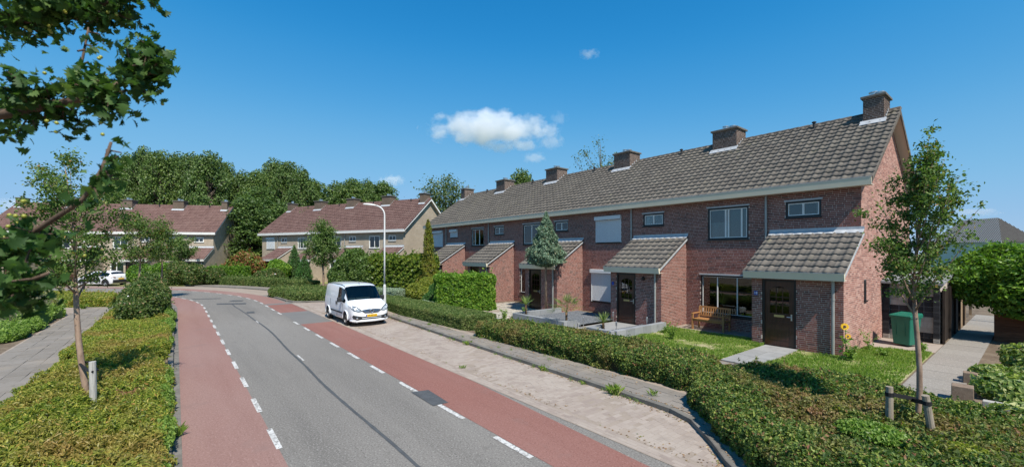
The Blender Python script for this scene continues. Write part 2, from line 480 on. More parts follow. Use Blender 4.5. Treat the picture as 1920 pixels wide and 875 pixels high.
MT['wood'] = pm("oiled_teak", (.40,.20,.075), .55, .35, var=[(5,(.30,.14,.05),.4,.7,(1,8,8))], obj=True)
MT['stake'] = pm("weathered_stake", (.30,.255,.20), .9, .15, var=[(4,(.20,.165,.125),.4,.7,(9,9,.8)),(20,(.38,.34,.28),.55,.75,(3,3,.6))], bump=(30,.4,.006))
MT['greystake'] = pm("grey_stake", (.42,.41,.38), .9, .15, var=[(4,(.27,.26,.24),.45,.7,(9,9,.8))], bump=(30,.4,.005))
MT['rubber'] = pm("black_rubber", (.016,.016,.017), .75, .25)
MT['bark'] = pm("young_bark", (.29,.205,.15), .9, .15, var=[(7,(.17,.115,.085),.45,.7,(2,2,.7)),(2.5,(.36,.275,.21),.5,.8)], bump=(35,.5,.01))
MT['greybark'] = pm("grey_bark", (.17,.14,.11), .9, .15, var=[(5,(.085,.068,.053),.4,.7,(3,3,.6))], bump=(25,.6,.015))
MT['binplastic'] = pm("green_bin_plastic", (.012,.13,.085), .42, .4, var=[(3,(.02,.16,.11),.45,.8)])
MT['lampgrey'] = pm("lamp_post_paint", (.60,.61,.60), .4, .4, var=[(3,(.52,.53,.52),.45,.7)])
MT['vanpaint'] = pm("van_white_paint", (.74,.76,.78), .22, .5, coat=.6)
MT['carpaint'] = pm("car_white_paint", (.72,.73,.75), .22, .5, coat=.6)
MT['plastic'] = pm("dark_trim_plastic", (.025,.026,.028), .55, .35)
MT['tyre'] = pm("tyre_rubber", (.018,.018,.018), .8, .25)
MT['rim'] = pm("silver_rim", (.55,.55,.55), .35, .5, metal=.7)
MT['carglass'] = glassm("car_glass", (.36,.47,.48), 1.0, 1.5)
MT['headlamp'] = pm("headlamp_lens", (.28,.33,.38), .12, .6, coat=.8, var=[(22,(.75,.78,.8),.5,.6),(17,(.06,.075,.09),.5,.62)], obj=True)
MT['lampdark'] = pm('smoked_lamp_glass', (.09,.105,.12), .12, .6, coat=.7)
MT['chrome'] = pm("chrome", (.75,.76,.77), .15, .5, metal=1.0)
MT['yellowplate'] = pm("yellow_plate", (.80,.47,.02), .45, .4)
MT['blueplate'] = pm("blue_strip", (.01,.05,.32), .45, .4)
MT['inkblack'] = pm("black_lettering", (.01,.01,.01), .5, .3)
MT['inkwhite'] = pm("white_lettering", (.8,.8,.8), .5, .3)
MT['seat'] = pm("van_interior", (.16,.17,.18), .8, .2)
MT['darkwood'] = pm("dark_stained_plank", None, .8, .2, stops=[(0,(.022,.016,.013)),(1,(.05,.036,.028))], var=[(4,(.016,.012,.01),.45,.7,(6,6,.7))])
MT['brownwood'] = pm("brown_planter_plank", None, .75, .2, stops=[(0,(.10,.045,.025)),(1,(.16,.075,.042))], var=[(4,(.07,.03,.017),.45,.7,(1,6,8))])
MT['palewood'] = pm("pale_fence_plank", None, .85, .15, stops=[(0,(.24,.165,.10)),(1,(.33,.235,.15))])
MT['greyblockwall'] = pm("pale_grey_block", None, .9, .15, stops=[(0,(.30,.275,.24)),(1,(.40,.37,.33))], var=[(8,(.23,.21,.18),.5,.75)])
MT['blackbrick_shade'] = pm("black_brick_shadow_tone", None, .8, .2, stops=[(0,(.018,.018,.02)),(1,(.045,.045,.048))])  # black pier brick; also the colour of the shadow painted on the panel blocks
MT['corrugated'] = pm("dark_corrugated_sheet", (.085,.08,.075), .7, .2, metal=.0, var=[(2,(.11,.105,.1),.4,.7)])
MT['render'] = pm("cream_render", (.6,.58,.52), .9, .15)
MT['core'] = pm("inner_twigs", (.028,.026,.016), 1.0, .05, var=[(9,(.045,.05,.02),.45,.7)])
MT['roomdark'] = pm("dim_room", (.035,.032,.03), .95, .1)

# foliage
MT['privet'] = leafm("hedge_leaf_mixed", [(0,(0.0355,0.0678,0.0187)),(.3,(0.0771,0.136,0.0351)),(.6,(0.142,0.215,0.0527)),(.8,(0.261,0.316,0.0702)),(.9,(0.355,0.373,0.105)),(.95,(0.284,0.158,0.0819)),(1,(0.332,0.147,0.0878))], patch=(.75,(0.297,0.176,0.0878),.52,.78), rough=.5, spec=.25)
MT['hedge'] = leafm("clipped_hedge_leaf", [(0,(0.0504,0.0896,0.0246)),(.5,(0.112,0.174,0.0504)),(.85,(0.213,0.28,0.084)),(1,(0.314,0.302,0.123))], patch=(1.2,(0.246,0.235,0.0952),.55,.85), rough=.5, spec=.25)
MT['yew'] = leafm("yew_leaf", [(0,(0.0784,0.124,0.0222)),(.4,(0.192,0.249,0.0369)),(.75,(0.337,0.373,0.0553)),(.93,(0.47,0.42,0.0922)),(1,(0.493,0.249,0.0922))], patch=(.7,(0.359,0.249,0.083),.50,.72))
MT['thuja'] = leafm("cypress_hedge_spray", [(0,(0.0564,0.137,0.0168)),(.5,(0.141,0.275,0.0309)),(.9,(0.263,0.403,0.0491)),(1,(0.376,0.446,0.0702))])
MT['laurel'] = leafm("laurel_leaf", [(0,(0.0426,0.105,0.0162)),(.5,(0.104,0.222,0.027)),(1,(0.243,0.386,0.0486))], rough=.42, spec=.3)
MT['treeleaf'] = leafm("street_tree_leaf", [(0,(0.0504,0.0952,0.0246)),(.5,(0.106,0.179,0.0426)),(.88,(0.179,0.263,0.0616)),(.95,(0.28,0.28,0.0896)),(1,(0.336,0.202,0.0784))], rough=.5, spec=.25)
MT['hornbeam'] = leafm("hornbeam_leaf", [(0,(0.0552,0.103,0.0269)),(.5,(0.11,0.184,0.0448)),(1,(0.184,0.259,0.0673))])
MT['bigtree'] = leafm("oak_crown_leaf", [(0,(0.0429,0.0809,0.0238)),(.5,(0.0901,0.15,0.0396)),(1,(0.161,0.241,0.0594))], trans=.22)
MT['bigtree2'] = leafm("maple_crown_leaf", [(0,(0.0452,0.0894,0.0231)),(.5,(0.104,0.171,0.0396)),(1,(0.198,0.269,0.066))], trans=.25)
MT['birch'] = leafm("birch_leaf", [(0,(0.06,0.096,0.036)),(.5,(0.108,0.156,0.054)),(1,(0.18,0.228,0.084))])
MT['bluecon'] = leafm("blue_juniper_spray", [(0,(0.0712,0.125,0.0797)),(.5,(0.137,0.219,0.144)),(.9,(0.225,0.325,0.212)),(1,(0.19,0.163,0.0744))], trans=.12)
MT['goldcon'] = leafm("golden_cypress_spray", [(0,(0.084,0.117,0.0154)),(.5,(0.196,0.227,0.0275)),(.85,(0.294,0.286,0.0385)),(1,(0.308,0.195,0.055))], trans=.2)
MT['darkcon'] = leafm("green_cypress_spray", [(0,(0.028,0.084,0.021)),(.5,(0.056,0.147,0.0336)),(1,(0.105,0.224,0.049))], trans=.15)
MT['ivy'] = leafm("ivy_leaf", [(0,(0.0552,0.108,0.0207)),(.5,(0.129,0.208,0.0304)),(1,(0.313,0.35,0.0552))], rough=.35)
MT['goldbush'] = leafm("golden_bush_leaf", [(0,(0.11,0.154,0.022)),(.5,(0.22,0.264,0.033)),(1,(0.363,0.352,0.066))])
MT['redbush'] = leafm("red_maple_leaf", [(0,(0.0918,0.148,0.027)),(.45,(0.173,0.228,0.0324)),(.6,(0.265,0.125,0.054)),(1,(0.337,0.103,0.054))])
MT['rose'] = leafm("rose_bush_leaf", [(0,(0.0396,0.08,0.0224)),(.5,(0.09,0.144,0.0364)),(.9,(0.162,0.216,0.056)),(1,(0.432,0.272,0.168))])
MT['weed'] = leafm("weed_leaf", [(0,(0.104,0.18,0.033)),(.5,(0.169,0.276,0.0495)),(1,(0.26,0.36,0.077))])
MT['dry'] = leafm("dry_stalk_leaf", [(0,(0.189,0.181,0.123)),(.5,(0.29,0.268,0.174)),(.8,(0.189,0.239,0.123)),(1,(0.435,0.377,0.261))], trans=.15)
MT['sage'] = leafm("grey_green_leaf", [(0,(0.168,0.228,0.156)),(.5,(0.24,0.324,0.216)),(1,(0.36,0.432,0.312))], trans=.15)
MT['grass'] = leafm("grass_blade", [(0,(.115,.195,.028)),(.5,(.185,.295,.042)),(.85,(.285,.39,.075)),(1,(.45,.40,.2))], trans=.35)
MT['palm'] = leafm("palm_frond", [(0,(0.084,0.147,0.035)),(.6,(0.161,0.238,0.07)),(1,(0.294,0.308,0.112))], rough=.35)
MT['variegated'] = leafm("variegated_leaf", [(0,(0.09,0.162,0.036)),(.5,(0.192,0.264,0.066)),(.75,(0.372,0.408,0.156)),(1,(0.504,0.504,0.24))])
MT['hawthorn'] = leafm("hawthorn_leaf", [(0,(0.0225,0.0562,0.015)),(.5,(0.0438,0.1,0.0225)),(.9,(0.0813,0.15,0.035)),(1,(0.112,0.175,0.05))], rough=.55, spec=.2, trans=.3)
MT['darkbark'] = pm("dark_hawthorn_bark", (.13,.09,.065), .9, .15, var=[(9,(.07,.048,.036),.45,.7)], bump=(60,.4,.006))
MT['berry'] = pm("unripe_berry", (.28,.29,.04), .35, .5)
MT['sunflower'] = pm("sunflower_petal", (.78,.48,.01), .6, .2)
MT['flowerwhite'] = pm("white_flower", (.75,.72,.7), .7, .2)
MT['trunkpalm'] = pm("palm_trunk", (.17,.11,.065), .95, .1, var=[(18,(.08,.05,.03),.45,.7)], bump=(40,.7,.02))

MT['postbrick'] = pm("brown_post_stone", (.23,.17,.125), .92, .12, var=[(9,(.16,.115,.085),.45,.7),(40,(.3,.235,.18),.55,.75)], bump=(40,.5,.008))
MT['litter'] = leafm("fallen_leaf", [(0,(.16,.09,.045)),(.5,(.25,.15,.075)),(.8,(.32,.22,.11)),(1,(.12,.17,.04))], trans=.1)
MT['dead'] = leafm("dead_frond", [(0,(.2,.11,.05)),(1,(.34,.2,.1))], trans=.2)
# ------------------------------------------------------------------ ground, road, pavements
ARC = np.array([26.7, 45.2])
def rp(q, s0):
    """road frame: straight along x until 26.7, then an arc round ARC"""
    if q <= 26.7: return (q, s0)
    Rr = ARC[1] - s0; ph = (q-26.7)/32.0
    return (ARC[0] + Rr*math.sin(ph), ARC[1] - Rr*math.cos(ph))

def sheet(name, pts, z, mat, parent=None, th=0.0):
    mb = MB(); n = len(pts)
    mb.add([(x, y, z) for x, y in pts], [tuple(range(n))])
    o = mb.build(name, mat, parent)
    if o.data.polygons[0].normal.z < 0: o.data.flip_normals()
    return o

def strip(name, f0, f1, q0, q1, z, mat, parent=None, step=.8):
    n = max(2, int((q1-q0)/step)); mb = MB(); vs = []
    for i in range(n+1):
        q = q0 + (q1-q0)*i/n
        a = f0(q) if callable(f0) else f0; b = f1(q) if callable(f1) else f1
        vs += [(*rp(q, a), z), (*rp(q, b), z)]
    mb.add(vs, [(2*i, 2*i+1, 2*i+3, 2*i+2) for i in range(n)])
    o = mb.build(name, mat, parent)
    if o.data.polygons[0].normal.z < 0: o.data.flip_normals()
    return o

ground = sheet("ground", [(-2500,-2500),(2500,-2500),(2500,2500),(-2500,2500)], -.03, MT['field'])
tag(ground, kind="structure")
road = strip("road", 7.5, 17.75, -30, 84, 0.0, MT['asphalt']); tag(road, kind="structure")

strip("cycle_lane", 16.13, 17.34, -30, 84, .004, MT['redworn'], road)
def red_outer(q): return 11.72 + .28*max(0, min(1, (5-q)/5))
strip("cycle_lane", red_outer, 13.1, -30, 16.8, .004, MT['redasphalt'], road)
strip("grey_patch", 11.75, 13.1, 16.8, 21.4, .004, MT['greysect'], road)
strip("cycle_lane", 11.75, 13.1, 21.4, 25.6, .004, MT['redasphalt'], road)
strip("grey_patch", 11.75, 13.1, 25.6, 26.3, .004, MT['greysect'], road)
strip("cycle_lane", 11.9, 13.1, 26.3, 84, .004, MT['redworn'], road)
# dashes
for k in range(-2, 22):
    q = 1.96 + 2.0*k
    if 20.5 < q < 27: pass
    strip("road_marking", 16.075, 16.165, q, q+.97, .008, MT['roadpaint'], road)
for k in range(-2, 24):
    q = 1.22 + 1.95*k
    if 16.9 < q < 20.5 or 3.9 < q < 4.2: continue
    strip("road_marking", 13.12, 13.22, q, q+.95, .008, MT['roadpaint'], road)
for q, l in ((9.8,.8),(18.4,.7)):
    strip("road_marking", 14.47, 14.52, q, q+l, .009, MT['roadpaint'], road)
# sealed crack
mb = MB(); vs = []; n = 120; rg = np.random.default_rng(3)
wob = np.cumsum(rg.normal(size=n+1)*.011); wob = np.convolve(np.pad(wob, 3, 'edge'), np.ones(7)/7, 'valid'); wob -= np.linspace(wob[0], wob[-1], n+1)
for i in range(n+1):
    q = -1 + 29*i/n; c = 14.68 - .2*math.exp(-((q-16)/7)**2) + wob[i] ; w = .026 + .012*rg.random()
    vs += [(*rp(q, c-w), .006), (*rp(q, c+w), .006)]
mb.add(vs, [(2*i, 2*i+1, 2*i+3, 2*i+2) for i in range(n)])
o = mb.build("crack_seal", MT['oldpatch'], road)
def rpoly(name, L, z, mat): return sheet(name, [rp(*p) for p in L], z, mat, road)
rpoly("asphalt_patch", [(4.1,12.96),(5.1,12.9),(5.2,13.28),(4.12,13.3)], .011, MT['oldpatch'])
rpoly("asphalt_patch", [(27.1,14.0),(27.9,13.9),(28.8,15.35),(28.1,15.4)], .0095, MT['oldpatch'])
rpoly("asphalt_patch", [(29.2,13.9),(29.8,13.7),(30.4,14.2),(29.7,14.6)], .0095, MT['oldpatch'])
rpoly("asphalt_patch", [(22.2,14.15),(22.9,14.1),(22.95,14.45),(22.3,14.5)], .0095, MT['oldpatch'])
rpoly("asphalt_patch", [(32.2,14.5),(32.6,14.4),(33.6,15.9),(33.2,15.9)], .0095, MT['oldpatch'])

# kerbs
def resample(pts, step):
    pts = [np.array(p, float) for p in pts]; out = []
    for a, b in zip(pts[:-1], pts[1:]):
        L = np.linalg.norm(b-a); n = max(1, int(round(L/step)))
        out += [a + (b-a)*i/n for i in range(n)]
    out.append(pts[-1]); return out

kerb_me = None
def kerb_line(name, pts, w=.12, top=.10, mat=MT['kerb'], step=1.0, side=1, far=40):
    """stones along a polyline, lying on the given side of it"""
    root = empty(name); tag(root, kind="structure")
    global kerb_me
    if kerb_me is None:
        m = MB()
        m.prism([(0,-.25),(1,-.25),(1,1.0),(.14,1.0),(0,.93)], 0.004, .996, 'x')
        o = m.build("kerb_stone", mat); kerb_me = o.data; bpy.data.objects.remove(o)
    P = resample(pts, step)
    for a, b in zip(P[:-1], P[1:]):
        d = b-a; L = np.linalg.norm(d)
        if L < .02: continue
        o = link("kerb_stone", kerb_me, None, root)
        ang = math.atan2(d[1], d[0])
        o.location = (a[0], a[1], 0); o.rotation_euler = (0, 0, ang)
        o.scale = (L, w*side, top)
        if side > 0:
            o.location = (a[0], a[1], 0)
    return root

KERB = [(-20,11.62),(-1.35,11.62),(-.74,11.12),(-.33,10.68),(.36,10.06),(.9,9.86),(2.2,9.8),(5,9.7),(9,9.58),(13,9.4),(16.5,9.28),(21,9.18),(24.5,9.2),(25.1,9.75),(25.7,11.0),(26.2,11.55),(27,11.72)]
def arcpts(s0, qa, qb, n):
    return [rp(qa+(qb-qa)*i/n, s0) for i in range(n+1)]
KERB_FAR = arcpts(11.78, 27, 31.6, 5) + [rp(32.3,11.3), rp(32.9,10.3), rp(34,9.75)] + arcpts(9.7, 35, 47, 12) + [rp(48.2,9.2), rp(49,8.2)] + arcpts(7.8, 50, 78, 28)
# flip so the stones lie behind the line (away from the road)
kerb_line("kerb", list(reversed(KERB)) , side=1)
kerb_line("kerb", list(reversed(KERB[-1:] + KERB_FAR)), side=1)
kerb_line("kerb", [(-20,17.47),(26.7,17.47)] + arcpts(17.47, 27.7, 78, 50), side=1)

# pavement beside the main row: sand bed and 30 cm tiles
def kerb_s(t):
    xs = [p[0] for p in KERB[1:]]; ys = [p[1] for p in KERB[1:]]
    return float(np.interp(t, xs, ys))
pav = empty("pavement"); tag(pav, kind="structure")
pts = [(t, kerb_s(t)-.12) for t in np.linspace(-1.3, 25.0, 60)]
sheet("pavement_bed", pts + [(25,8.5),(-1.3,8.5)], .082, MT['sand'], pav)
mb = MB(); mb.box(.004,.296,.004,.296,-.05,0)
o = mb.build("pavement_tile", MT['paver']); tile30 = o.data; bpy.data.objects.remove(o)
rest = []; cnt = 0
rg = np.random.default_rng(11)
for i in range(88):
    t = -1.3 + .3*i
    for j in range(5):
        ks = min(kerb_s(t), kerb_s(t+.3)) - .12
        s = ks - .3*(j+1)
        if s < 8.55: continue
        z = .097 + rg.uniform(-.004, .004)
        if cnt < 300 and t < 24:
            o = link("pavement_tile", tile30, None, pav, (t, s, z), (rg.normal()*.006, rg.normal()*.006, rg.normal()*.006)); cnt += 1
        else:
            rest.append((t+.004, t+.296, s+.004, s+.296, z-.05, z))
if rest:
    V, Q = boxes_arrays(rest); link("pavement_tile", fast_mesh("pavement_tiles", V, Q, np.repeat(rg.random(len(rest)), 8)), MT['paver'], pav)["kind"] = "stuff"

# parking strip of clinker pavers
park = empty("parking_strip"); tag(park, kind="structure")
pts = [(t, kerb_s(t)) for t in np.linspace(-1.0, 25.4, 60)]
sheet("sand_bed", pts + [(25.9,11.72),(-1.45,11.72)], .0062, MT['sand'], park)
pav_b = []
rg = np.random.default_rng(5)
row = 0; t = -1.4
while t < 25.6:
    s = 11.44 - rg.uniform(0, .18)
    while s > 9.0:
        s1 = s - .2
        tm = t+.05
        if s1 > kerb_s(tm) + .03 or (s > kerb_s(tm)+.12):
            s1c = max(s1, kerb_s(tm)+.01)
            if s - s1c > .04 and not (tm < -.2 and s > 11.5):
                sink = .0075 + .0012*math.sin(tm*1.3+s*2) + rg.uniform(-.0012,.0012)
                pav_b.append((t+.003, t+.097, s1c+.003, s-.003, -.03, sink))
        s = s1
    t += .1; row += 1
# three header courses along the lane
for k in range(3):
    tt = -1.5 + .07*k
    while tt < 25.8:
        a = 11.70 - .085*k
        pav_b.append((tt+.003, tt+.207, a-.082, a-.003, -.03, .0075 + rg.uniform(-.001,.001)))
        tt += .21
pav_b = np.array(pav_b)
cen = np.stack([(pav_b[:,0]+pav_b[:,1])/2, (pav_b[:,2]+pav_b[:,3])/2], 1)
dc = np.hypot(cen[:,0]-CAM[0], cen[:,1]-CAM[1])
vis = (cen[:,0] > -.9)
order = np.argsort(np.where(vis, dc, 1e6)); near = set(order[:300].tolist())
mb = MB(); mb.box(-.5,.5,-.5,.5,-1,0); o = mb.build("paver", MT['clinker']); paver_me = o.data; bpy.data.objects.remove(o)
for i in order[:300]:
    b = pav_b[i]
    link("paver", paver_me, None, park, ((b[0]+b[1])/2, (b[2]+b[3])/2, b[5]), (0,0,rg.normal()*.01), (b[1]-b[0], b[3]-b[2], b[5]-b[4]))
restb = pav_b[[i for i in range(len(pav_b)) if i not in near]]
V, Q = boxes_arrays(restb)
o = link("paver", fast_mesh("pavers", V, Q, np.repeat(rg.random(len(restb)), 8)), MT['clinker'], park); o["kind"] = "stuff"

# second bay along the bend, pavement behind it
bay = strip("parking_bay", 9.75, 11.9, 32.6, 47.5, .005, MT['sand']); tag(bay, kind="structure")
bay = strip("parking_bay", 7.85, 11.9, 47.5, 78, .0055, MT['sand']); tag(bay, kind="structure")
pv2 = strip("far_pavement", lambda q: 8.3 if q < 48 else 6.6, lambda q: 9.58 if q < 48 else 7.68, 33.5, 78, .095, MT['paver']); tag(pv2, kind="structure")

# left path of half-metre tiles
path = empty("footpath"); tag(path, kind="structure")
sheet("path_bed", [(-8,19.9),(33.5,19.9),(35.5,21.2),(36,22.9),(31,22.4),(26,21.62),(-8,21.55)], .062, MT['sand'], path)
mb = MB(); mb.box(.005,.495,.004,.396,-.05,0); o = mb.build("path_tile", MT['paver']); ptile = o.data; bpy.data.objects.remove(o)
rg = np.random.default_rng(8)
for j in range(4):
    for i in range(66):
        t = -1 + .5*i + (.25 if j % 2 else 0); s = 19.93 + .4*j
        link("path_tile", ptile, None, path, (t, s, .078 + rg.uniform(-.004,.004)), (rg.normal()*.008, rg.normal()*.008, 0))
for (t, s) in [(31.5,21.6),(32,21.6),(32.5,21.6),(33,21.6),(33.5,21.6),(32.2,22.0),(32.7,22.0),(33.2,22.0)]:
    link("path_tile", ptile, None, path, (t, s, .078))

# gutter bricks along the left kerb
gut = empty("gutter"); tag(gut, kind="structure")
gb = []
for i in range(160):
    t = -6 + .21*i
    gb.append((t+.003, t+.207, 17.345, 17.463, -.03, .006 + .004*rg.random()))
V, Q = boxes_arrays(gb); o = link("gutter_brick", fast_mesh("gutter_bricks", V, Q, np.repeat(rg.random(len(gb)), 8)), MT['kerb'], gut); o["kind"] = "stuff"

# planted ground
def soil(name, pts, z, mat): return tag(sheet(name, pts, z, mat), kind="structure")
soil("garden_soil", [(-40,11.5),(-1.4,11.5),(-.8,10.95),(.3,10.0),(.9,9.7),(25,9.0),(25.6,10.9),(26.3,11.5),(31.5,12.05),(33,9.2),(36,9.5),(40,10.5),(44,13),(42,4),(36,-4),(30.2,-.5),(30.2,.1),(-40,.1)], .05, MT['soil'])
soil("side_yard", [(-40,.1),(-.02,.1),(-.02,-25),(-40,-25)], .05, MT['soil'])
soil("verge_soil", [(-20,17.6),(26.7,17.6)] + arcpts(17.6, 27.7, 60, 30) + [(58,52),(34,45),(34,24),(31,22.4),(26,21.62),(-20,21.55)], .045, MT['soil'])
soil("verge_garden", [(-20,21.56),(26,21.63),(31,22.45),(33.5,24),(33.5,44),(-20,44)], .052, MT['soil'])
soil("far_garden", [(44,13.1),(47.5,16.6),(49.5,20),(54,24),(60,30),(66,45),(90,45),(80,20),(60,8),(50,0),(42,4)], .05, MT['lawnsoil'])

def slab_set(name, cells, mat, z, gap=.006, th=.05, child="paving_slab"):
    root = empty(name); tag(root, kind="structure")
    rg = np.random.default_rng(len(cells))
    for (a, b, c, d) in cells:
        m = MB(); m.box(-(b-a)/2+gap, (b-a)/2-gap, -(d-c)/2+gap, (d-c)/2-gap, -th, 0)
        m.build(child, mat, root, loc=((a+b)/2, (c+d)/2, z+rg.uniform(-.003,.003)))
    return root
slab_set("garden_path", [(1.16+.475*i, 1.16+.475*(i+1), 1.99+1.06*j, 1.99+1.06*(j+1)) for i in range(2) for j in range(3)], MT['slab'], .085)
slab_set("front_path", [(-1.0+.6*i, -.4+.6*i, 5.3, 5.9) for i in range(18)], MT['paver'], .072)
slab_set("side_path", [(-2.56, -1.62, -14+1.0*j, -13+1.0*j) for j in range(19)], MT['exposed'], .075)
slab_set("bench_paving", [(2.65+.5*i, 3.15+.5*i, .25+.42*j, .67+.42*j) for i in range(3) for j in range(2)], MT['paver'], .072)
soil("bench_sand", [(2.56,.02),(6.0,.02),(6.0,1.25),(2.56,1.15)], .058, MT['sand'])
soil("bin_yard", [(-1.6,-2.75),(-.02,-2.75),(-.02,-.55),(-1.6,-.9)], .058, MT['clinker'])
# lawns
soil("lawn", [(2.13,1.15),(6.0,1.25),(6.05,5.05),(2.13,5.2)], .062, MT['lawnsoil'])
soil("lawn", [(-1.58,-.9),(-.01,-.5),(-.01,1.98),(1.14,1.98),(1.14,5.25),(-1.58,5.25)], .062, MT['lawnsoil'])
# pale crazy paving before the third and fourth house
cp = empty("crazy_paving"); tag(cp, kind="structure")
sheet("paving_bed", [(12.0,.9),(17.6,.9),(17.2,4.0),(13.5,7.3),(10.6,7.3),(11.9,5.2)], .056, MT['sand'], cp)
rg = np.random.default_rng(21)
for i in range(14):
    for j in range(13):
        t = 10.5 + .5*i + rg.uniform(-.05,.05); s = .95 + .5*j + rg.uniform(-.05,.05)
        if s > 7.2 or (t < 12.0 and s < 5.4) or t + s*.9 > 19.9 or rg.random() < .12: continue
        r = .25; pts = []
        n = rg.integers(5,7); a0 = rg.uniform(0,6)
        for k in range(n):
            a = a0 + 2*math.pi*k/n; rr = r*rg.uniform(.85,1.1); pts.append((rr*math.cos(a), rr*math.sin(a)))
        m = MB(); m.prism(pts, -.04, 0, 'z'); m.build("flagstone", MT['paleflag'], cp, loc=(t, s, .075+rg.uniform(-.004,.004)))

# grass blades on the lawns
def blades(name, poly, n, h, mat, z, seed, label, cat="grass"):
    rg = np.random.default_rng(seed); P = np.array(poly); lo = P.min(0); hi = P.max(0)
    pts = []
    from_poly = [tuple(p) for p in poly]
    def inside(x, y):
        c = np.zeros(len(x), bool); j = len(from_poly)-1
        for i in range(len(from_poly)):
            xi, yi = from_poly[i]; xj, yj = from_poly[j]
            c ^= ((yi > y) != (yj > y)) & (x < (xj-xi)*(y-yi)/((yj-yi) or 1e-9)+xi); j = i
        return c
    x = rg.uniform(lo[0], hi[0], n*2); y = rg.uniform(lo[1], hi[1], n*2)
    k = inside(x, y); p3 = np.stack([x, y, np.zeros(len(x))], 1)
    dens = snoise(p3, .55, seed) + .35*snoise(p3, 2.5, seed+1)
    k &= rg.uniform(-.75, .8, len(x)) < dens*1.25 + .02
    x = x[k][:n]; y = y[k][:n]; dens = dens[k][:n]; m = len(x)
    a = rg.uniform(0, 6.28, m); ln = h*rg.uniform(.5,1.5,m)*(1+.4*np.clip(dens,-.8,1)); w = rg.uniform(.006,.013,m)
    lean = rg.uniform(.1,.8,m)*ln; b = rg.uniform(0,6.28,m)
    B = np.stack([x, y, np.full(m, z)], 1)
    side = np.stack([np.cos(a)*w, np.sin(a)*w, np.zeros(m)], 1)
    tip = B + np.stack([np.cos(b)*lean, np.sin(b)*lean, ln], 1)
    mid = B + np.stack([np.cos(b)*lean*.35, np.sin(b)*lean*.35, ln*.6], 1)
    V = np.stack([B-side, B+side, mid+side*.7, tip, mid-side*.7], 1).reshape(-1,3)
    Q = np.arange(m*5).reshape(m,5)
    o = link(name, fast_mesh(name, V, Q, np.repeat(rg.random(m),5)), mat)
    return tag(o, label, cat, kind="stuff")
blades("grass", [(2.15,1.2),(6.0,1.3),(6.0,5.0),(2.15,5.15)], 26000, .06, MT['grass'], .06, 1, "short green grass of the lawn in front of the bench")
blades("grass", [(-1.55,-.85),(-.05,-.4),(-.05,2.05),(1.12,2.05),(1.12,5.2),(-1.55,5.2)], 24000, .06, MT['grass'], .06, 2, "short green grass of the lawn beside the corner porch")

# ------------------------------------------------------------------ houses
PO = 1.965            # how far a porch stands out
PG = .30              # its roof overhang
def brick_list(a0, a1, z0, z1, openings=(), top=None, seed=0, bw=.21, ch=.0625):
    """bricks of a wall: (a0,a1,z0,z1) each, running bond, cut at openings; top(z) -> allowed (lo, hi) interval"""
    rg = np.random.default_rng(seed); out = []
    k = 0; z = z0
    while z + ch*.7 < z1:
        lo, hi = a0, a1
        if top:
            iv = top(z + ch)
            if iv is None: break
            lo, hi = max(lo, iv[0]), min(hi, iv[1])
        free = [(lo, hi)]
        for (ox0, ox1, oz0, oz1) in openings:
            if z + ch*.6 > oz0 and z + ch*.4 < oz1:
                nf = []
                for f0, f1 in free:
                    if ox0 > f0: nf.append((f0, min(f1, ox0)))
                    if ox1 < f1: nf.append((max(f0, ox1), f1))
                free = [f for f in nf if f[1]-f[0] > .02]
        off = (k % 2)*(bw+.01)/2 + (.0 if k % 4 < 2 else .055)
        x = a0 - off
        while x < hi:
            w = bw if rg.random() > .16 else .1
            b0, b1 = x, x + w
            for f0, f1 in free:
                c0, c1 = max(b0, f0), min(b1, f1)
                if c1 - c0 > .035: out.append((c0, c1, z, z + ch - .0115))
            x += w + .010
        z += ch; k += 1
    return out

def mk_bricks(lst, mapper, rg, pr=.002, dp=.02):
    """box for each brick; mapper(a0,a1,o0,o1,z0,z1) -> x0,x1,y0,y1,z0,z1"""
    out = []
    for (a0, a1, z0, z1) in lst:
        out.append(mapper(a0, a1, -dp, pr + rg.uniform(-.0006, .0006), z0, z1))
    return out
M_FRONT = lambda y: (lambda a0,a1,o0,o1,z0,z1: (a0,a1,y+o0,y+o1,z0,z1))
M_RIGHT = lambda x: (lambda a0,a1,o0,o1,z0,z1: (x-o1,x-o0,-a1,-a0,z0,z1))      # faces -x, a runs to -y
M_LEFT = lambda x: (lambda a0,a1,o0,o1,z0,z1: (x+o0,x+o1,-a1,-a0,z0,z1))

brick_unit = None
def emit_bricks(B, wall, root, n_single, mat):
    """n_single nearest bricks as objects of their own, the rest as one piece"""
    global brick_unit
    B = np.array(B); rg = np.random.default_rng(len(B))
    if n_single:
        M = root.matrix_basis
        c = np.stack([(B[:,0]+B[:,1])/2, (B[:,2]+B[:,3])/2, (B[:,4]+B[:,5])/2], 1)
        Rm = np.array(M.to_3x3()); cw = c@Rm.T + np.array(M.translation)
        sz = B[:,[1,3,5]] - B[:,[0,2,4]]
        d2 = ((cw-np.array(CAM))**2).sum(1)
        score = sz.max(1)/np.sqrt(d2)
        idx = np.argsort(-score)[:n_single]
        if brick_unit is None:
            mb = MB(); mb.box(-.5,.5,-.5,.5,-.5,.5); o = mb.build("brick", mat); brick_unit = o.data; bpy.data.objects.remove(o)
        for i in idx:
            b = B[i]; link("brick", brick_unit, None, wall, c[i], None, (b[1]-b[0], b[3]-b[2], b[5]-b[4]))
        B = np.delete(B, idx, 0)
    V, Q = boxes_arrays(B)
    o = link("brick", fast_mesh("bricks", V, Q, np.repeat(rg.random(len(B)), 8)), mat, wall); o["kind"] = "stuff"

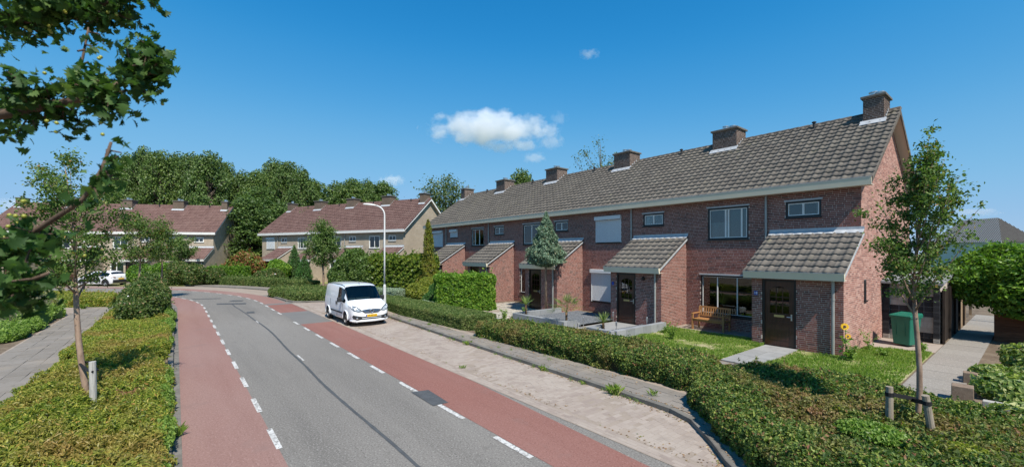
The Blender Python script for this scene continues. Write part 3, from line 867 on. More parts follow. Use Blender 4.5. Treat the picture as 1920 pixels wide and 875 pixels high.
def wall_cells(mb, x0, x1, z0, z1, ops, y0, y1):
    xs = sorted({x0, x1, *[v for o in ops for v in o[:2] if x0 < v < x1]}); zs = sorted({z0, z1, *[v for o in ops for v in o[2:] if z0 < v < z1]})
    for i in range(len(xs)-1):
        for j in range(len(zs)-1):
            cx, cz = (xs[i]+xs[i+1])/2, (zs[j]+zs[j+1])/2
            if any(o[0] < cx < o[1] and o[2] < cz < o[3] for o in ops): continue
            mb.box(xs[i], xs[i+1], y0, y1, zs[j], zs[j+1])

# ---- roof tiles
TW, TC = .30, .333
def tile_template(tw=TW, tc=TC, nseg=8):
    """one profiled tile; X across, Y up the slope, Z off the roof"""
    vs = []; fs = []
    def prof(f):   # raised roll then a shallow trough
        return .034*max(0.0, math.cos((f-.5)*2*math.pi*.92))**.8 + .006*math.cos(f*4*math.pi)
    L = tc + .05
    for f in np.linspace(0, 1, nseg+1):
        h = prof(f); x = f*tw*1.02
        vs += [(x, -.02, h+.046-.052), (x, -.02, h+.046), (x, L, h-.010)]
    for i in range(nseg):
        a, b = 3*i, 3*(i+1)
        fs += [(a, b, b+1, a+1), (a+1, b+1, b+2, a+2)]
    return np.array(vs), np.array(fs)
TILE_V, TILE_F = tile_template()
tile_meshes = {}
def tile_mesh(mat):
    if mat.name not in tile_meshes:
        me = fast_mesh("roof_tile", TILE_V, TILE_F, None, True); me.materials.append(mat); tile_meshes[mat.name] = me
    return tile_meshes[mat.name]

def tile_field(roof, root, x0, x1, E, U, rows, mat, n_single, seed, tc=TC, drop_top=0.0):
    """tiles over x0..x1 from eaves point E (y,z) up direction U (y,z); local X runs to -x"""
    rg = np.random.default_rng(seed)
    ncol = max(1, int(round((x1-x0)/TW))); sx = (x1-x0)/ncol/TW
    p = math.atan2(U[1], -U[0])
    Mr = np.array([[-1,0,0],[0,-math.cos(p),math.sin(p)],[0,math.sin(p),math.cos(p)]])
    places = []
    for i in range(rows):
        for j in range(ncol):
            places.append((x1 - j*TW*sx, E[0]+U[0]*i*tc, E[1]+U[1]*i*tc))
    places = np.array(places)
    places[:,2] += rg.uniform(-.004,.004,len(places))
    Mw = root.matrix_basis; Rw = np.array(Mw.to_3x3())
    cw = places@Rw.T + np.array(Mw.translation)
    order = np.argsort(((cw-np.array(CAM))**2).sum(1))
    single = order[:n_single]
    rot = Matrix(Mr.tolist()).to_euler()
    me = tile_mesh(mat)
    for i in single:
        o = link("roof_tile", me, None, roof, places[i], rot, (sx, tc/TC, 1))
        o.rotation_euler.rotate_axis('Z', rg.normal()*.006); 
    restp = places[order[n_single:]]
    if len(restp):
        T = (TILE_V*np.array([sx, tc/TC, 1]))@Mr.T
        V = (restp[:,None,:] + T[None]).reshape(-1,3)
        nv = len(TILE_V)
        Q = (np.arange(len(restp))[:,None,None]*nv + TILE_F[None]).reshape(-1,4)
        o = link("roof_tile", fast_mesh("roof_tiles", V, Q, np.repeat(rg.random(len(restp)), nv), True), mat, roof); o["kind"] = "stuff"

def add_window(house, x0, x1, z0, z1, y, st, panes=(1.0,), behind=None, shutter=0.0, name="window", wf=.07, sw=.042):
    """y: outer wall face. frame ring, white sashes, glass, lintel strip; shutter: share that is closed"""
    f = MB(); f.ring(x0, x1, z0, z1, wf, y-.10, y-.02)
    w = f.build(name, st['frame'], house)
    m = MB(); m.box(x0-.04, x1+.04, y-.03, y+.045, z1, z1+.055); m.build("window_hood", st['hood'], w)
    m = MB(); m.box(x0-.02, x1+.02, y-.06, y+.05, z0-.045, z0); m.build("window_sill", st['sill'], w)
    xi, xe = x0+wf, x1-wf; tot = sum(panes); a = xi
    for k, p in enumerate(panes):
        b = a + (xe-xi)*p/tot
        s = MB(); s.ring(a+.002, b-.002, z0+wf, z1-wf, sw, y-.085, y-.035); s.build("sash", st['sash'], w)
        g = MB(); g.box(a+sw+.002, b-sw-.002, y-.066, y-.058, z0+wf+sw, z1-wf-sw); g.build("pane", st['glass'], w)
        a = b
    if behind:
        for (f0, f1, g0, g1, mt) in behind:
            c = MB(); X0 = xi+(xe-xi)*f0; X1 = xi+(xe-xi)*f1; Z0 = z0+(z1-z0)*g0; Z1 = z0+(z1-z0)*g1
            n = max(4, int((X1-X0)/.05)); vs = []; fs = []
            for i in range(n+1):
                x = X0+(X1-X0)*i/n; yy = y-.17+.02*math.sin(i*1.9)
                vs += [(x,yy,Z0),(x,yy,Z1)]
            for i in range(n): fs.append((2*i,2*i+1,2*i+3,2*i+2))
            c.add(vs, fs); c.build("curtain", mt, w, smooth=True, recalc=False)
    if shutter:
        hh = (z1-z0-.14)*shutter
        m = MB(); m.box(x0-.03, x1+.03, y-.01, y+.14, z1-.13, z1+.06); m.build("shutter_box", st['shutter'], w, bevel=.012)
        m = MB()
        n = int(hh/.052)
        for k in range(n):
            zb = z1-.14-(k+1)*.052
            m.prism([(y-.012,zb),(y+.012,zb+.004),(y+.018,zb+.026),(y+.012,zb+.047),(y-.012,zb+.05)], x0+.03, x1-.03, 'x')
        m.build("shutter_slats", st['shutter'], w)
        m = MB(); m.box(x0-.005, x0+.035, y-.015, y+.03, z0, z1-.135); m.box(x1-.035, x1+.005, y-.015, y+.03, z0, z1-.135); m.build("shutter_rail", st['shutter'], w)
    return w

def add_door(house, x0, x1, z0, z1, y, st):
    m = MB(); m.ring(x0, x1, z0, z1, .075, y-.12, y-.02, wb=.05); d = m.build("door", MT['doorframe'], house)
    a, b = x0+.077, x1-.077
    lf = MB()
    gx0, gx1, gz0, gz1 = a+.14, b-.14, z0+1.12, z1-.26
    lf.box(a, gx0, y-.10, y-.055, z0+.052, z1-.077); lf.box(gx1, b, y-.10, y-.055, z0+.052, z1-.077)
    lf.box(gx0, gx1, y-.10, y-.055, z0+.052, gz0)
    # arched head over the panes
    n = 10
    poly = [(gx0, gz1-.10)] + [(gx0+(gx1-gx0)*i/n, gz1-.10+.12*math.sin(math.pi*i/n)**.7) for i in range(1, n)] + [(gx1, gz1-.10), (gx1, z1-.077), (gx0, z1-.077)]
    lf.prism(poly, y-.10, y-.055, 'y')
    for k in (1, 2):
        xx = gx0+(gx1-gx0)*k/3; lf.box(xx-.012, xx+.012, y-.095, y-.06, gz0, gz1)
        zz = gz0+(gz1-.06-gz0)*k/3; lf.box(gx0, gx1, y-.094, y-.061, zz-.012, zz+.012)
    lf.box(a+.14, b-.14, y-.055, y-.047, z0+.25, z0+.85)
    lf.build("door_leaf", st['door'], d)
    for i in range(3):
        for j in range(3):
            g = MB(); w = (gx1-gx0)/3; h = (gz1-.02-gz0)/3
            g.box(gx0+i*w+.01, gx0+(i+1)*w-.01, y-.081, y-.076, gz0+j*h, gz0+(j+1)*h); g.build("pane", MT['darkglass'], d)
    m = MB(); m.box((a+b)/2-.15, (a+b)/2+.15, y-.053, y-.04, z0+1.0, z0+1.075); m.build("letter_flap", MT['brass'], d)
    m = MB(); m.tube([(a+.07,y-.055,z0+1.03),(a+.07,y-.01,z0+1.03),(a+.19,y-.01,z0+1.03)], .011, 6); m.box(a+.05,a+.09,y-.055,y-.045,z0+.92,z0+1.12); m.build("door_handle", MT['steel'], d)
    m = MB(); m.box(x0-.02, x1+.02, y-.12, y+.05, z0-.05, z0); m.build("threshold", MT['concrete'], d)
    return d

def house(name, label, group, loc, rz, W, st, first=False, last=False, seed=0, ridge=8.66, opts=None, number=None):
    opts = opts or {}
    h = empty(name, loc, rz); tag(h, label, "house", group)
    h.matrix_basis = Matrix.Translation(Vector(loc)) @ Matrix.Rotation(rz, 4, 'Z')
    rg = np.random.default_rng(seed+100)
    k = W/6.0; D = 8.2; EZ = 5.34
    win_big = (3.44*k, 5.05*k, 3.70, 5.0); win_small = (1.08*k, 2.17*k, 4.42, 5.0); win_low = (2.76*k, 5.36*k, .60, 2.24)
    pw = 2.54*k; door = (1.22*k, 1.22*k+1.0, .04, 2.28)
    zt = lambda y: ridge - abs(y + D/2)*(ridge-5.52)/(D/2+.33) - .10       # underside of roof at y
    # ---- walls
    mb = MB(); wall_cells(mb, .281 if first else 0, W-.281 if last else W, -.2, EZ+.25, [win_big, win_small, win_low], -.28, 0)
    gab = [(-.002,-.2),(-D,-.2),(-D,zt(-D)),(-D/2,zt(-D/2)),(-.002,zt(0))]
    wall = mb.build("wall", st['wall'], h, uv=True)
    mb = MB(); mb.box(.28 if first else 0, W-.28 if last else W, -D, -D+.28, -.2, EZ+.25); mb.build("rear_wall", st['wall'], h, uv=True)
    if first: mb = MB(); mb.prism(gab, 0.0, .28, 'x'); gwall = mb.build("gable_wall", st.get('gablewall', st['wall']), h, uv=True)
    if last: mb = MB(); mb.prism(gab, W-.28, W, 'x'); mb.build("gable_wall", st['wall'], h, uv=True)
    # dim rooms: a floor between the storeys and a wall some way in
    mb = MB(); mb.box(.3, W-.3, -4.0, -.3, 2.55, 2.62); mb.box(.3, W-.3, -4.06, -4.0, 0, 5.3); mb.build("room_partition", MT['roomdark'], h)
    # ---- porch walls
    prz = lambda y: 2.50 + (PO+PG-y)*(3.84-2.50)/(PO+PG)                   # porch roof surface height
    mb = MB(); wall_cells(mb, 0, pw, -.2, 2.50, [door], PO-.2, PO)
    side = [(0.004,-.2),(PO-.2,-.2),(PO-.2,prz(PO-.2)-.05),(0.004,prz(0)-.05)]
    mb.prism(side, 0, .2, 'x'); mb.prism(side, pw-.2, pw, 'x')
    pwall = mb.build("porch_wall", st['wall'], h, uv=True)
    if st['bricks']:
        B = []
        front = brick_list(0, W, -.1, EZ, [(o[0],o[1],o[2],o[3]+.0) for o in (win_big, win_small, win_low)] + [(0.03, pw-.03, -1, 3.75)], seed=seed)
        B += mk_bricks(front, M_FRONT(0), rg)
        # soldier course over the big openings
        if first:
            def top(z):
                if z < 2.45: return (-PO, D)
                lo = -PO
                if z > prz(PO)-.06: lo = -(PO+PG - (z+.06-2.50)*(PO+PG)/(3.84-2.50))
                if z > 3.80: lo = 0.0
                if z > zt(0): 
                    f = (z - zt(0))/(zt(-D/2)-zt(0))
                    if f >= .97: return None
                    return (D/2*f, D - D/2*f)
                return (lo, D)
            gb = brick_list(-PO, D, -.1, zt(-D/2), [(.33,.62,1.58,2.26)], top, seed=seed+1)
            GBk = mk_bricks(gb, M_RIGHT(0), rg)
        PB = []
        pf = brick_list(0, pw, -.1, 2.46, [door], seed=seed+2); PB += mk_bricks(pf, M_FRONT(PO), rg)
        def ptop(z):
            if z < prz(PO)-.06: return (-PO, -.001)
            y = PO+PG - (z+.06-2.50)*(PO+PG)/(3.84-2.50)
            return (-y, -.001) if y > .1 else None
        if not first: PB += mk_bricks(brick_list(-PO, -.001, -.1, 3.8, [], ptop, seed=seed+3), M_RIGHT(0), rg)
        PB += mk_bricks(brick_list(-PO, -.001, -.1, 3.8, [], ptop, seed=seed+4), M_LEFT(pw), rg)
        ns = st['singles']
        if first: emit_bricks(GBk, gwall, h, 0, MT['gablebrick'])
        emit_bricks(B, wall, h, ns, st['brick']); emit_bricks(PB, pwall, h, ns, st['brick'])
        if first:
            m = MB(); m.box(-.012, .03, -.62, -.33, 1.58, 2.26); m.build("slit_window", MT['blackpaint'], h)
            m = MB(); m.box(-.05, .02, -.64, -.31, 1.53, 1.575); m.build("slit_sill", st['sill'], h)
    # ---- main roof
    x0 = -.33 if first else 0.0; x1 = W + (.33 if last else 0.0)
    ye, ze = .33, 5.52
    Ln = math.hypot(D/2+ye, ridge-ze); U = (-(D/2+ye)/Ln, (ridge-ze)/Ln)
    mb = MB()
    mb.prism([(ye-.03,ze-.04),(-D/2,ridge-.06),(-D-ye,ze-.04),(-D-ye,ze-.10),(-D/2,ridge-.16),(ye-.03,ze-.12)], x0+.02, x1-.02, 'x')
    roof = mb.build("roof", st['tile'], h)
    rows = int(round(Ln/TC)); tc = Ln/rows
    tile_field(roof, h, x0, x1, (ye, ze), U, rows, st['tile'], st['tile_singles'], seed+7, tc)
    # rear slope
    mb = MB(); mb.prism([(-D/2-.02,ridge-.03),(-D-ye-.02,ze-.01),(-D-ye-.02,ze-.035),(-D/2-.02,ridge-.055)], x0, x1, 'x'); o = mb.build("rear_tiles", st['tile'], h)
    # ridge tiles
    nr = int((x1-x0)/.37); lr = (x1-x0)/nr; joined = MB(); rme = None
    for i in range(nr):
        if st['tile_singles'] and rme is not None:
            link("ridge_tile", rme, None, roof, (x0+i*lr, -D/2, ridge), (0, 0, 0)); continue
        m = MB() if st['tile_singles'] else joined
        xx = 0 if st['tile_singles'] else x0+i*lr; yy = 0 if st['tile_singles'] else -D/2; zz = 0 if st['tile_singles'] else ridge
        vs = []; fs = []
        for e, rr in ((0,.125),(lr+.02,.11)):
            for q in range(7):
                a = math.pi*q/6; vs.append((xx+e, yy+rr*math.cos(a), zz-.055+rr*math.sin(a)*.95))
        for q in range(6): fs.append((q, q+1, q+8, q+7))
        fs.append(tuple(range(7)))
        m.add(vs, fs)
        if st['tile_singles']:
            o = m.build("ridge_tile", st['ridge'], roof, loc=(x0+i*lr, -D/2, ridge)); rme = o.data
    if not st['tile_singles']: joined.build("ridge_tile", st['ridge'], roof)
    # gutter fascia, soffit, verge boards
    m = MB(); m.prism([(ye-.02,5.30),(ye+.035,5.30),(ye+.06,5.545),(ye-.02,5.545)], x0-.0, x1+.0, 'x'); m.build("gutter_fascia", st['fascia'], h)
    m = MB(); m.prism([(ye+.028,5.548),(ye+.068,5.548),(ye+.068,5.562),(ye+.028,5.562)], x0, x1, 'x'); m.build("gutter_rim", st['rimtrim'], h)
    m = MB(); m.box(x0+.01, x1-.01, .004, ye-.022, 5.305, 5.33); m.build("soffit", st['soffit'], h)
    m = MB(); m.box(x0+.01, x1-.01, -D-ye, -D-.004, 5.305, 5.33); m.box(x0, x1, -D-ye-.06, -D-ye-.003, 5.30, 5.53); m.build("rear_gutter", st['fascia'], h)
    for flag, xa, xb, xs in ((first, -.33, -.004, -.33), (last, W+.004, W+.33, W+.30)):
        if not flag: continue
        m = MB()
        for sg in (1, -1):
            ys = [ye-.03, -D/2] if sg == 1 else [-D-ye+.03, -D/2]
            m.prism([(ys[0], ze-.125),(ys[1], ridge-.165),(ys[1], ridge-.185),(ys[0], ze-.145)], xa, xb, 'x')
        m.build("verge_soffit", st['soffit'], h)
        m = MB()
        for sg in (1, -1):
            ys = [ye, -D/2] if sg == 1 else [-D-ye, -D/2]
            m.prism([(ys[0], ze-.02),(ys[1], ridge-.04),(ys[1], ridge-.24),(ys[0], ze-.2)], xs-.005, xs+.025, 'x')
        m.build("verge_board", st['verge'], h)
        # tile edge over the board
        m = MB()
        for i in range(rows):
            a = (ye+U[0]*i*tc, ze+U[1]*i*tc); b = (ye+U[0]*(i+1.05)*tc, ze+U[1]*(i+1.05)*tc)
            m.prism([(a[0], a[1]-.05),(b[0], b[1]-.05),(b[0], b[1]+.012),(a[0], a[1]+.045)], xs-.03 if xs < 0 else xs, xs if xs < 0 else xs+.055, 'x')
        m.build("verge_tile", st['tile'], h)
    # ---- chimney on the party wall or the gable
    def chimney(cx0, cx1):
        y0, y1, zt_, zb = -3.35, -4.35, ridge+.42, ridge-.65
        m = MB(); m.box(cx0, cx1, y1, y0, zb, zt_)
        c = m.build("chimney", st.get('chimwall', st['wall']), h, uv=True)
        if st['bricks']:
            PBc = mk_bricks(brick_list(cx0, cx1, zb, zt_, seed=seed+9), M_FRONT(y0), rg) + mk_bricks(brick_list(-y0, -y1, zb, zt_, seed=seed+10), M_RIGHT(cx0), rg) + mk_bricks(brick_list(-y0, -y1, zb, zt_, seed=seed+11), M_LEFT(cx1), rg)
            V, Q = boxes_arrays(PBc); o = link("brick", fast_mesh("chimney_bricks", V, Q, np.repeat(rg.random(len(PBc)), 8)), st['chimbrick'], c); o["kind"] = "stuff"
        m = MB(); m.box(cx0-.07, cx1+.07, y1-.07, y0+.07, zt_, zt_+.085); m.build("chimney_cap", MT['capstone'], c, bevel=.01)
        for i, f in enumerate((.3, .68)):
            m = MB(); px = cx0+(cx1-cx0)*f; py = (y0+y1)/2 + .1*(1-2*i); r = .12 if i else .13
            m.lathe([(r,0),(r,.12+.11*i),(r+.03,.13+.11*i),(r+.03,.165+.11*i),(r*.6,.18+.11*i)], 12, (px, py, zt_+.085)); m.build("chimney_pot", MT['steel'], c)
        # lead apron
        zf = ridge - (y0 + D/2)*(ridge-5.52)/(D/2+.33)
        m = MB(); m.prism([(y0+.012,zf-.04),(y0+.20,zf-.10),(y0+.21,zf-.08),(y0+.022,zf+.10),(y0+.012,zf+.10)], cx0-.08, cx1+.08, 'x'); m.build("flashing", MT['lead'], c)
        m = MB()
        for i in range(4):
            ya = y0-.19*i; zz = zf+.19*i*(ridge-5.52)/(D/2+.33)
            m.box(cx0-.022, cx0-.009, ya-.19, ya, zz-.05, zz+.15)
            m.box(cx1+.009, cx1+.022, ya-.19, ya, zz-.05, zz+.15)
        m.build("stepped_flashing", MT['lead'], c)
    if first: chimney(.02, .64)
    else: chimney(-.66, .48)
    if last: chimney(W-.64, W-.02)
    # roof vents
    for vx, vy in ((2.35*k, -3.75),):
        zz = ridge - abs(vy+D/2)*(ridge-5.52)/(D/2+.33)
        m = MB(); m.lathe([(.05,-.1),(.05,.24),(.085,.25),(.085,.29),(.03,.32)], 10, (vx, vy, zz)); m.build("roof_vent", MT['plastic'], h)
    # ---- porch roof
    px0, px1 = -.09, 2.70*k
    PE = (PO+PG, 2.53); PT = (0.0, 3.86); Lp = math.hypot(PE[0]-PT[0], PT[1]-PE[1]); UP = ((PT[0]-PE[0])/Lp, (PT[1]-PE[1])/Lp)
    m = MB(); m.prism([(PE[0]-.02,PE[1]-.04),(.006,PT[1]-.04),(.006,PT[1]-.10),(PE[0]-.02,PE[1]-.10)], px0+.02, px1-.02, 'x')
    pr = m.build("porch_roof", st['tile'], h)
    tile_field(pr, h, px0, px1, PE, UP, 7, st['tile'], 63 if st['tile_singles'] else 0, seed+20, (Lp-.06)/7)
    m = MB(); vs = []; fs = []; n = 64
    for i in range(n+1):
        x = px0 + (px1-px0)*i/n; wv = .022*math.cos(2*math.pi*i*(px1-px0)/TW/n)
        vs += [(x,.012,PT[1]+.15),(x,.016,PT[1]+.06),(x,.17+wv,PT[1]-.055)]
    for i in range(n): fs += [(3*i,3*i+1,3*i+4,3*i+3),(3*i+1,3*i+2,3*i+5,3*i+4)]
    m.add(vs, fs); m.build("porch_flashing", MT['lead'], h, recalc=False)
    m = MB(); m.prism([(PE[0]-.07,2.31),(PE[0]-.005,2.31),(PE[0]+.04,2.53),(PE[0]-.07,2.53)], px0, px1, 'x'); m.build("porch_gutter", st['fascia'], h)
    m = MB(); m.prism([(PE[0]+.012,2.534),(PE[0]+.05,2.534),(PE[0]+.05,2.548),(PE[0]+.012,2.548)], px0, px1, 'x'); m.build("porch_gutter_rim", st['rimtrim'], h)
    m = MB(); m.box(px0+.01, px1-.01, PO+.002, PE[0]-.072, 2.33, 2.35); m.build("porch_soffit", st['soffit'], h)
    for xs in (px0, px1-.022):
        m = MB(); m.prism([(PE[0]-.075,PE[1]-.05),(.008,PT[1]-.05),(.008,PT[1]-.12),(PE[0]-.075,PE[1]-.12)], xs, xs+.022, 'x'); m.build("porch_verge", st['rimtrim'], h)
    # ---- openings
    sh = opts.get('shutters', ())
    add_window(h, *win_big, 0, st, opts.get('big_panes', (1,1)), opts.get('big_behind'), .99 if 'big' in sh else 0, sw=.028)
    add_window(h, *win_small, 0, st, (1,1), opts.get('small_behind'), .99 if 'small' in sh else 0, sw=.03)
    add_window(h, *win_low, 0, st, opts.get('low_panes', (.35,1,1,.8)), opts.get('low_behind'), .99 if 'low' in sh else 0, sw=.016 if st['bricks'] else .042)
    add_door(h, *door, PO, st)
    # ---- downpipes
    m = MB(); xd = 2.81*k
    m.tube([(xd,.05,5.305),(xd,.05,3.9),(xd,.05,2.6),(xd,.05,.03)], .042, 10); m.lathe([(.052,0),(.052,.09)], 10, (xd,.05,4.3)); m.build("downpipe", st['pipe'], h, smooth=False)
    m = MB(); xd = .24*k
    m.tube([(xd,PO+.065,2.315),(xd,PO+.065,1.2),(xd,PO+.065,.03)], .042, 10); m.lathe([(.052,0),(.052,.05)], 10, (xd,PO+.065,1.72)); m.build("downpipe", st['pipe'], h)
    if number or opts.get('plate'):
        m = MB(); m.box(2.41*k-.06, 2.41*k+.06, PO+.011, PO+.02, 1.72, 1.86); pl = m.build("number_plate", MT['blueplate'], h)
        if number:
            text_mesh(number, .115, MT['inkwhite'], pl, (2.41*k, PO+.0225, 1.79), (R(90), 0, R(180)), 'number')
    if opts.get('lamp'):
        m = MB(); m.lathe([(.02,0),(.07,.02),(.075,.12),(.03,.17)], 12, (.78*k, PO+.1, 2.0)); m.box(.78*k-.02,.78*k+.02,PO+.008,PO+.09,2.08,2.12); m.build("wall_lamp", MT['blackpaint'], h)
    return h

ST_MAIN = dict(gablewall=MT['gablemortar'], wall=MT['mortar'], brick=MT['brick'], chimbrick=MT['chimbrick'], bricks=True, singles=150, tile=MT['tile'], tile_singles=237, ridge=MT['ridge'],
               fascia=MT['fascia'], rimtrim=MT['lead'], soffit=MT['soffit'], verge=MT['ridge'], frame=MT['blackpaint'], sash=MT['whitepaint'], hood=MT['lead'],
               sill=MT['blackpaint'], glass=MT['glass'], shutter=MT['shutter'], door=MT['door'], pipe=MT['zinc'])
ST_FAR = dict(ST_MAIN, singles=0, tile_singles=0)
ST_BEIGE = dict(ST_FAR, chimwall=MT['chimwall'], gablewall=MT['beige'], wall=MT['beige'], bricks=False, tile=MT['redtile'], ridge=MT['redtile'], fascia=MT['whitepaint'], rimtrim=MT['whitepaint'], verge=MT['whitepaint'], frame=MT['whitepaint'], hood=MT['beige'], sill=MT['capstone'])

G1 = "red brick terrace beside the parking strip"
cur, gcur = MT['curtain'], MT['greencurtain']
house("terraced_house", "red brick end house with gable wall and slatted bench, number 18", G1, (0,0,0), 0, 6.0, ST_MAIN, first=True, seed=10, number="18",
      opts=dict(big_panes=(.22,.55,.12,.7), big_behind=[(0,.12,.02,.98,gcur),(.12,.5,.02,.98,gcur),(.52,1,.02,.55,cur)], small_behind=[(.0,.12,0,.9,cur)], low_behind=[(.0,.14,.05,.95,cur)]))
house("terraced_house", "red brick house with closed white shutters behind grey gravel garden", G1, (6,0,0), 0, 6.0, ST_MAIN, seed=20,
      opts=dict(shutters=('big','low'), plate=True, lamp=True, small_behind=[(0,.2,.05,.95,cur),(.8,1,.1,1,gcur)]))
house("terraced_house", "middle red brick house behind the blue conifer on bare trunk", G1, (12,0,0), 0, 6.0, ST_MAIN, seed=30,
      opts=dict(small_behind=[(0,1,.1,.9,cur)], low_behind=[(0,.25,.0,.98,cur)]))
house("terraced_house", "red brick house behind the tall square clipped cypress hedge", G1, (18,0,0), 0, 6.0, ST_FAR, seed=40,
      opts=dict(big_panes=(1,1,.6), big_behind=[(0,1,.02,.98,gcur)], small_behind=[(.3,1,.1,.9,cur)], low_behind=[(0,1,.3,.98,cur)]))
house("terraced_house", "red brick end house behind golden column conifer, upper shutters closed", G1, (24,0,0), 0, 6.0, ST_FAR, last=True, seed=50,
      opts=dict(shutters=('big','small')))
G2 = "beige brick terrace with red roof behind the lamp post"
def row(origin, yaw, W, n, labels, group, optl, seed, ridge):
    c, s = math.cos(R(yaw)), math.sin(R(yaw))
    for i in range(n):
        house("terraced_house", labels[i], group, (origin[0]+c*W*i, origin[1]+s*W*i, 0), R(yaw), W, ST_BEIGE, first=(i == 0), last=(i == n-1), seed=seed+10*i, ridge=ridge, opts=optl[i])
row((35.56,-.18), 26, 5.38, 4,
    ["beige brick end house with sunlit gable behind the white lamp post", "beige brick house behind the dense leafy tree beyond the white van",
     "beige brick house behind the dark green pointed cypress", "beige brick end house with closed white upstairs shutter near big trees"], G2,
    [dict(big_behind=[(0,1,.02,.98,gcur)], small_behind=[(.4,1,.1,.9,cur)]), dict(small_behind=[(0,.3,0,1,cur)]), dict(big_panes=(1,1,.6), big_behind=[(0,1,.02,.98,cur)]), dict(shutters=('big',), low_behind=[(0,1,0,1,cur)])], 200, 9.08)
G3 = "beige brick terrace with red roof behind the parked white car"
row((54.8+.3*math.cos(R(62))+.5*math.sin(R(62)), 14.02+.3*math.sin(R(62))-.5*math.cos(R(62))), 62, 5.4, 4,
    ["beige brick end house with shaded gable beside the red-leaved shrub", "beige brick house behind the two slender street trees at bend",
     "beige brick house behind the parked white car", "beige brick end house half hidden by the leafy branch at left edge"], G3,
    [dict(), dict(low_behind=[(0,1,0,1,gcur)]), dict(big_behind=[(0,1,0,1,gcur)]), dict()], 300, 9.0)

# ------------------------------------------------------------------ hedges, trees, plants
def poly_inside(poly, x, y):
    c = np.zeros(len(x), bool); j = len(poly)-1
    for i in range(len(poly)):
        xi, yi = poly[i]; xj, yj = poly[j]
        c ^= ((yi > y) != (yj > y)) & (x < (xj-xi)*(y-yi)/((yj-yi) if abs(yj-yi) > 1e-9 else 1e-9)+xi); j = i
    return c

def poly_edge_dist(poly, x, y):
    d = np.full(len(x), 1e9)
    for i in range(len(poly)):
        ax, ay = poly[i]; bx, by = poly[(i+1) % len(poly)]
        L2 = (bx-ax)**2 + (by-ay)**2
        t = np.clip(((x-ax)*(bx-ax)+(y-ay)*(by-ay))/L2, 0, 1)
        d = np.minimum(d, np.hypot(x-ax-t*(bx-ax), y-ay-t*(by-ay)))
    return d

def ccw(poly):
    a = sum(poly[i][0]*poly[(i+1) % len(poly)][1]-poly[(i+1) % len(poly)][0]*poly[i][1] for i in range(len(poly)))
    return list(poly) if a > 0 else list(reversed(poly))

def inset(poly, d):
    n = len(poly); out = []
    for i in range(n):
        p0 = np.array(poly[i-1]); p1 = np.array(poly[i]); p2 = np.array(poly[(i+1) % n])
        e1 = p1-p0; e1 = e1/np.linalg.norm(e1); e2 = p2-p1; e2 = e2/np.linalg.norm(e2)
        n1 = np.array([-e1[1], e1[0]]); n2 = np.array([-e2[1], e2[0]])
        m = n1+n2; k = max(.5, (m@m)/2)
        out.append(tuple(p1 + m/k*d))
    return out

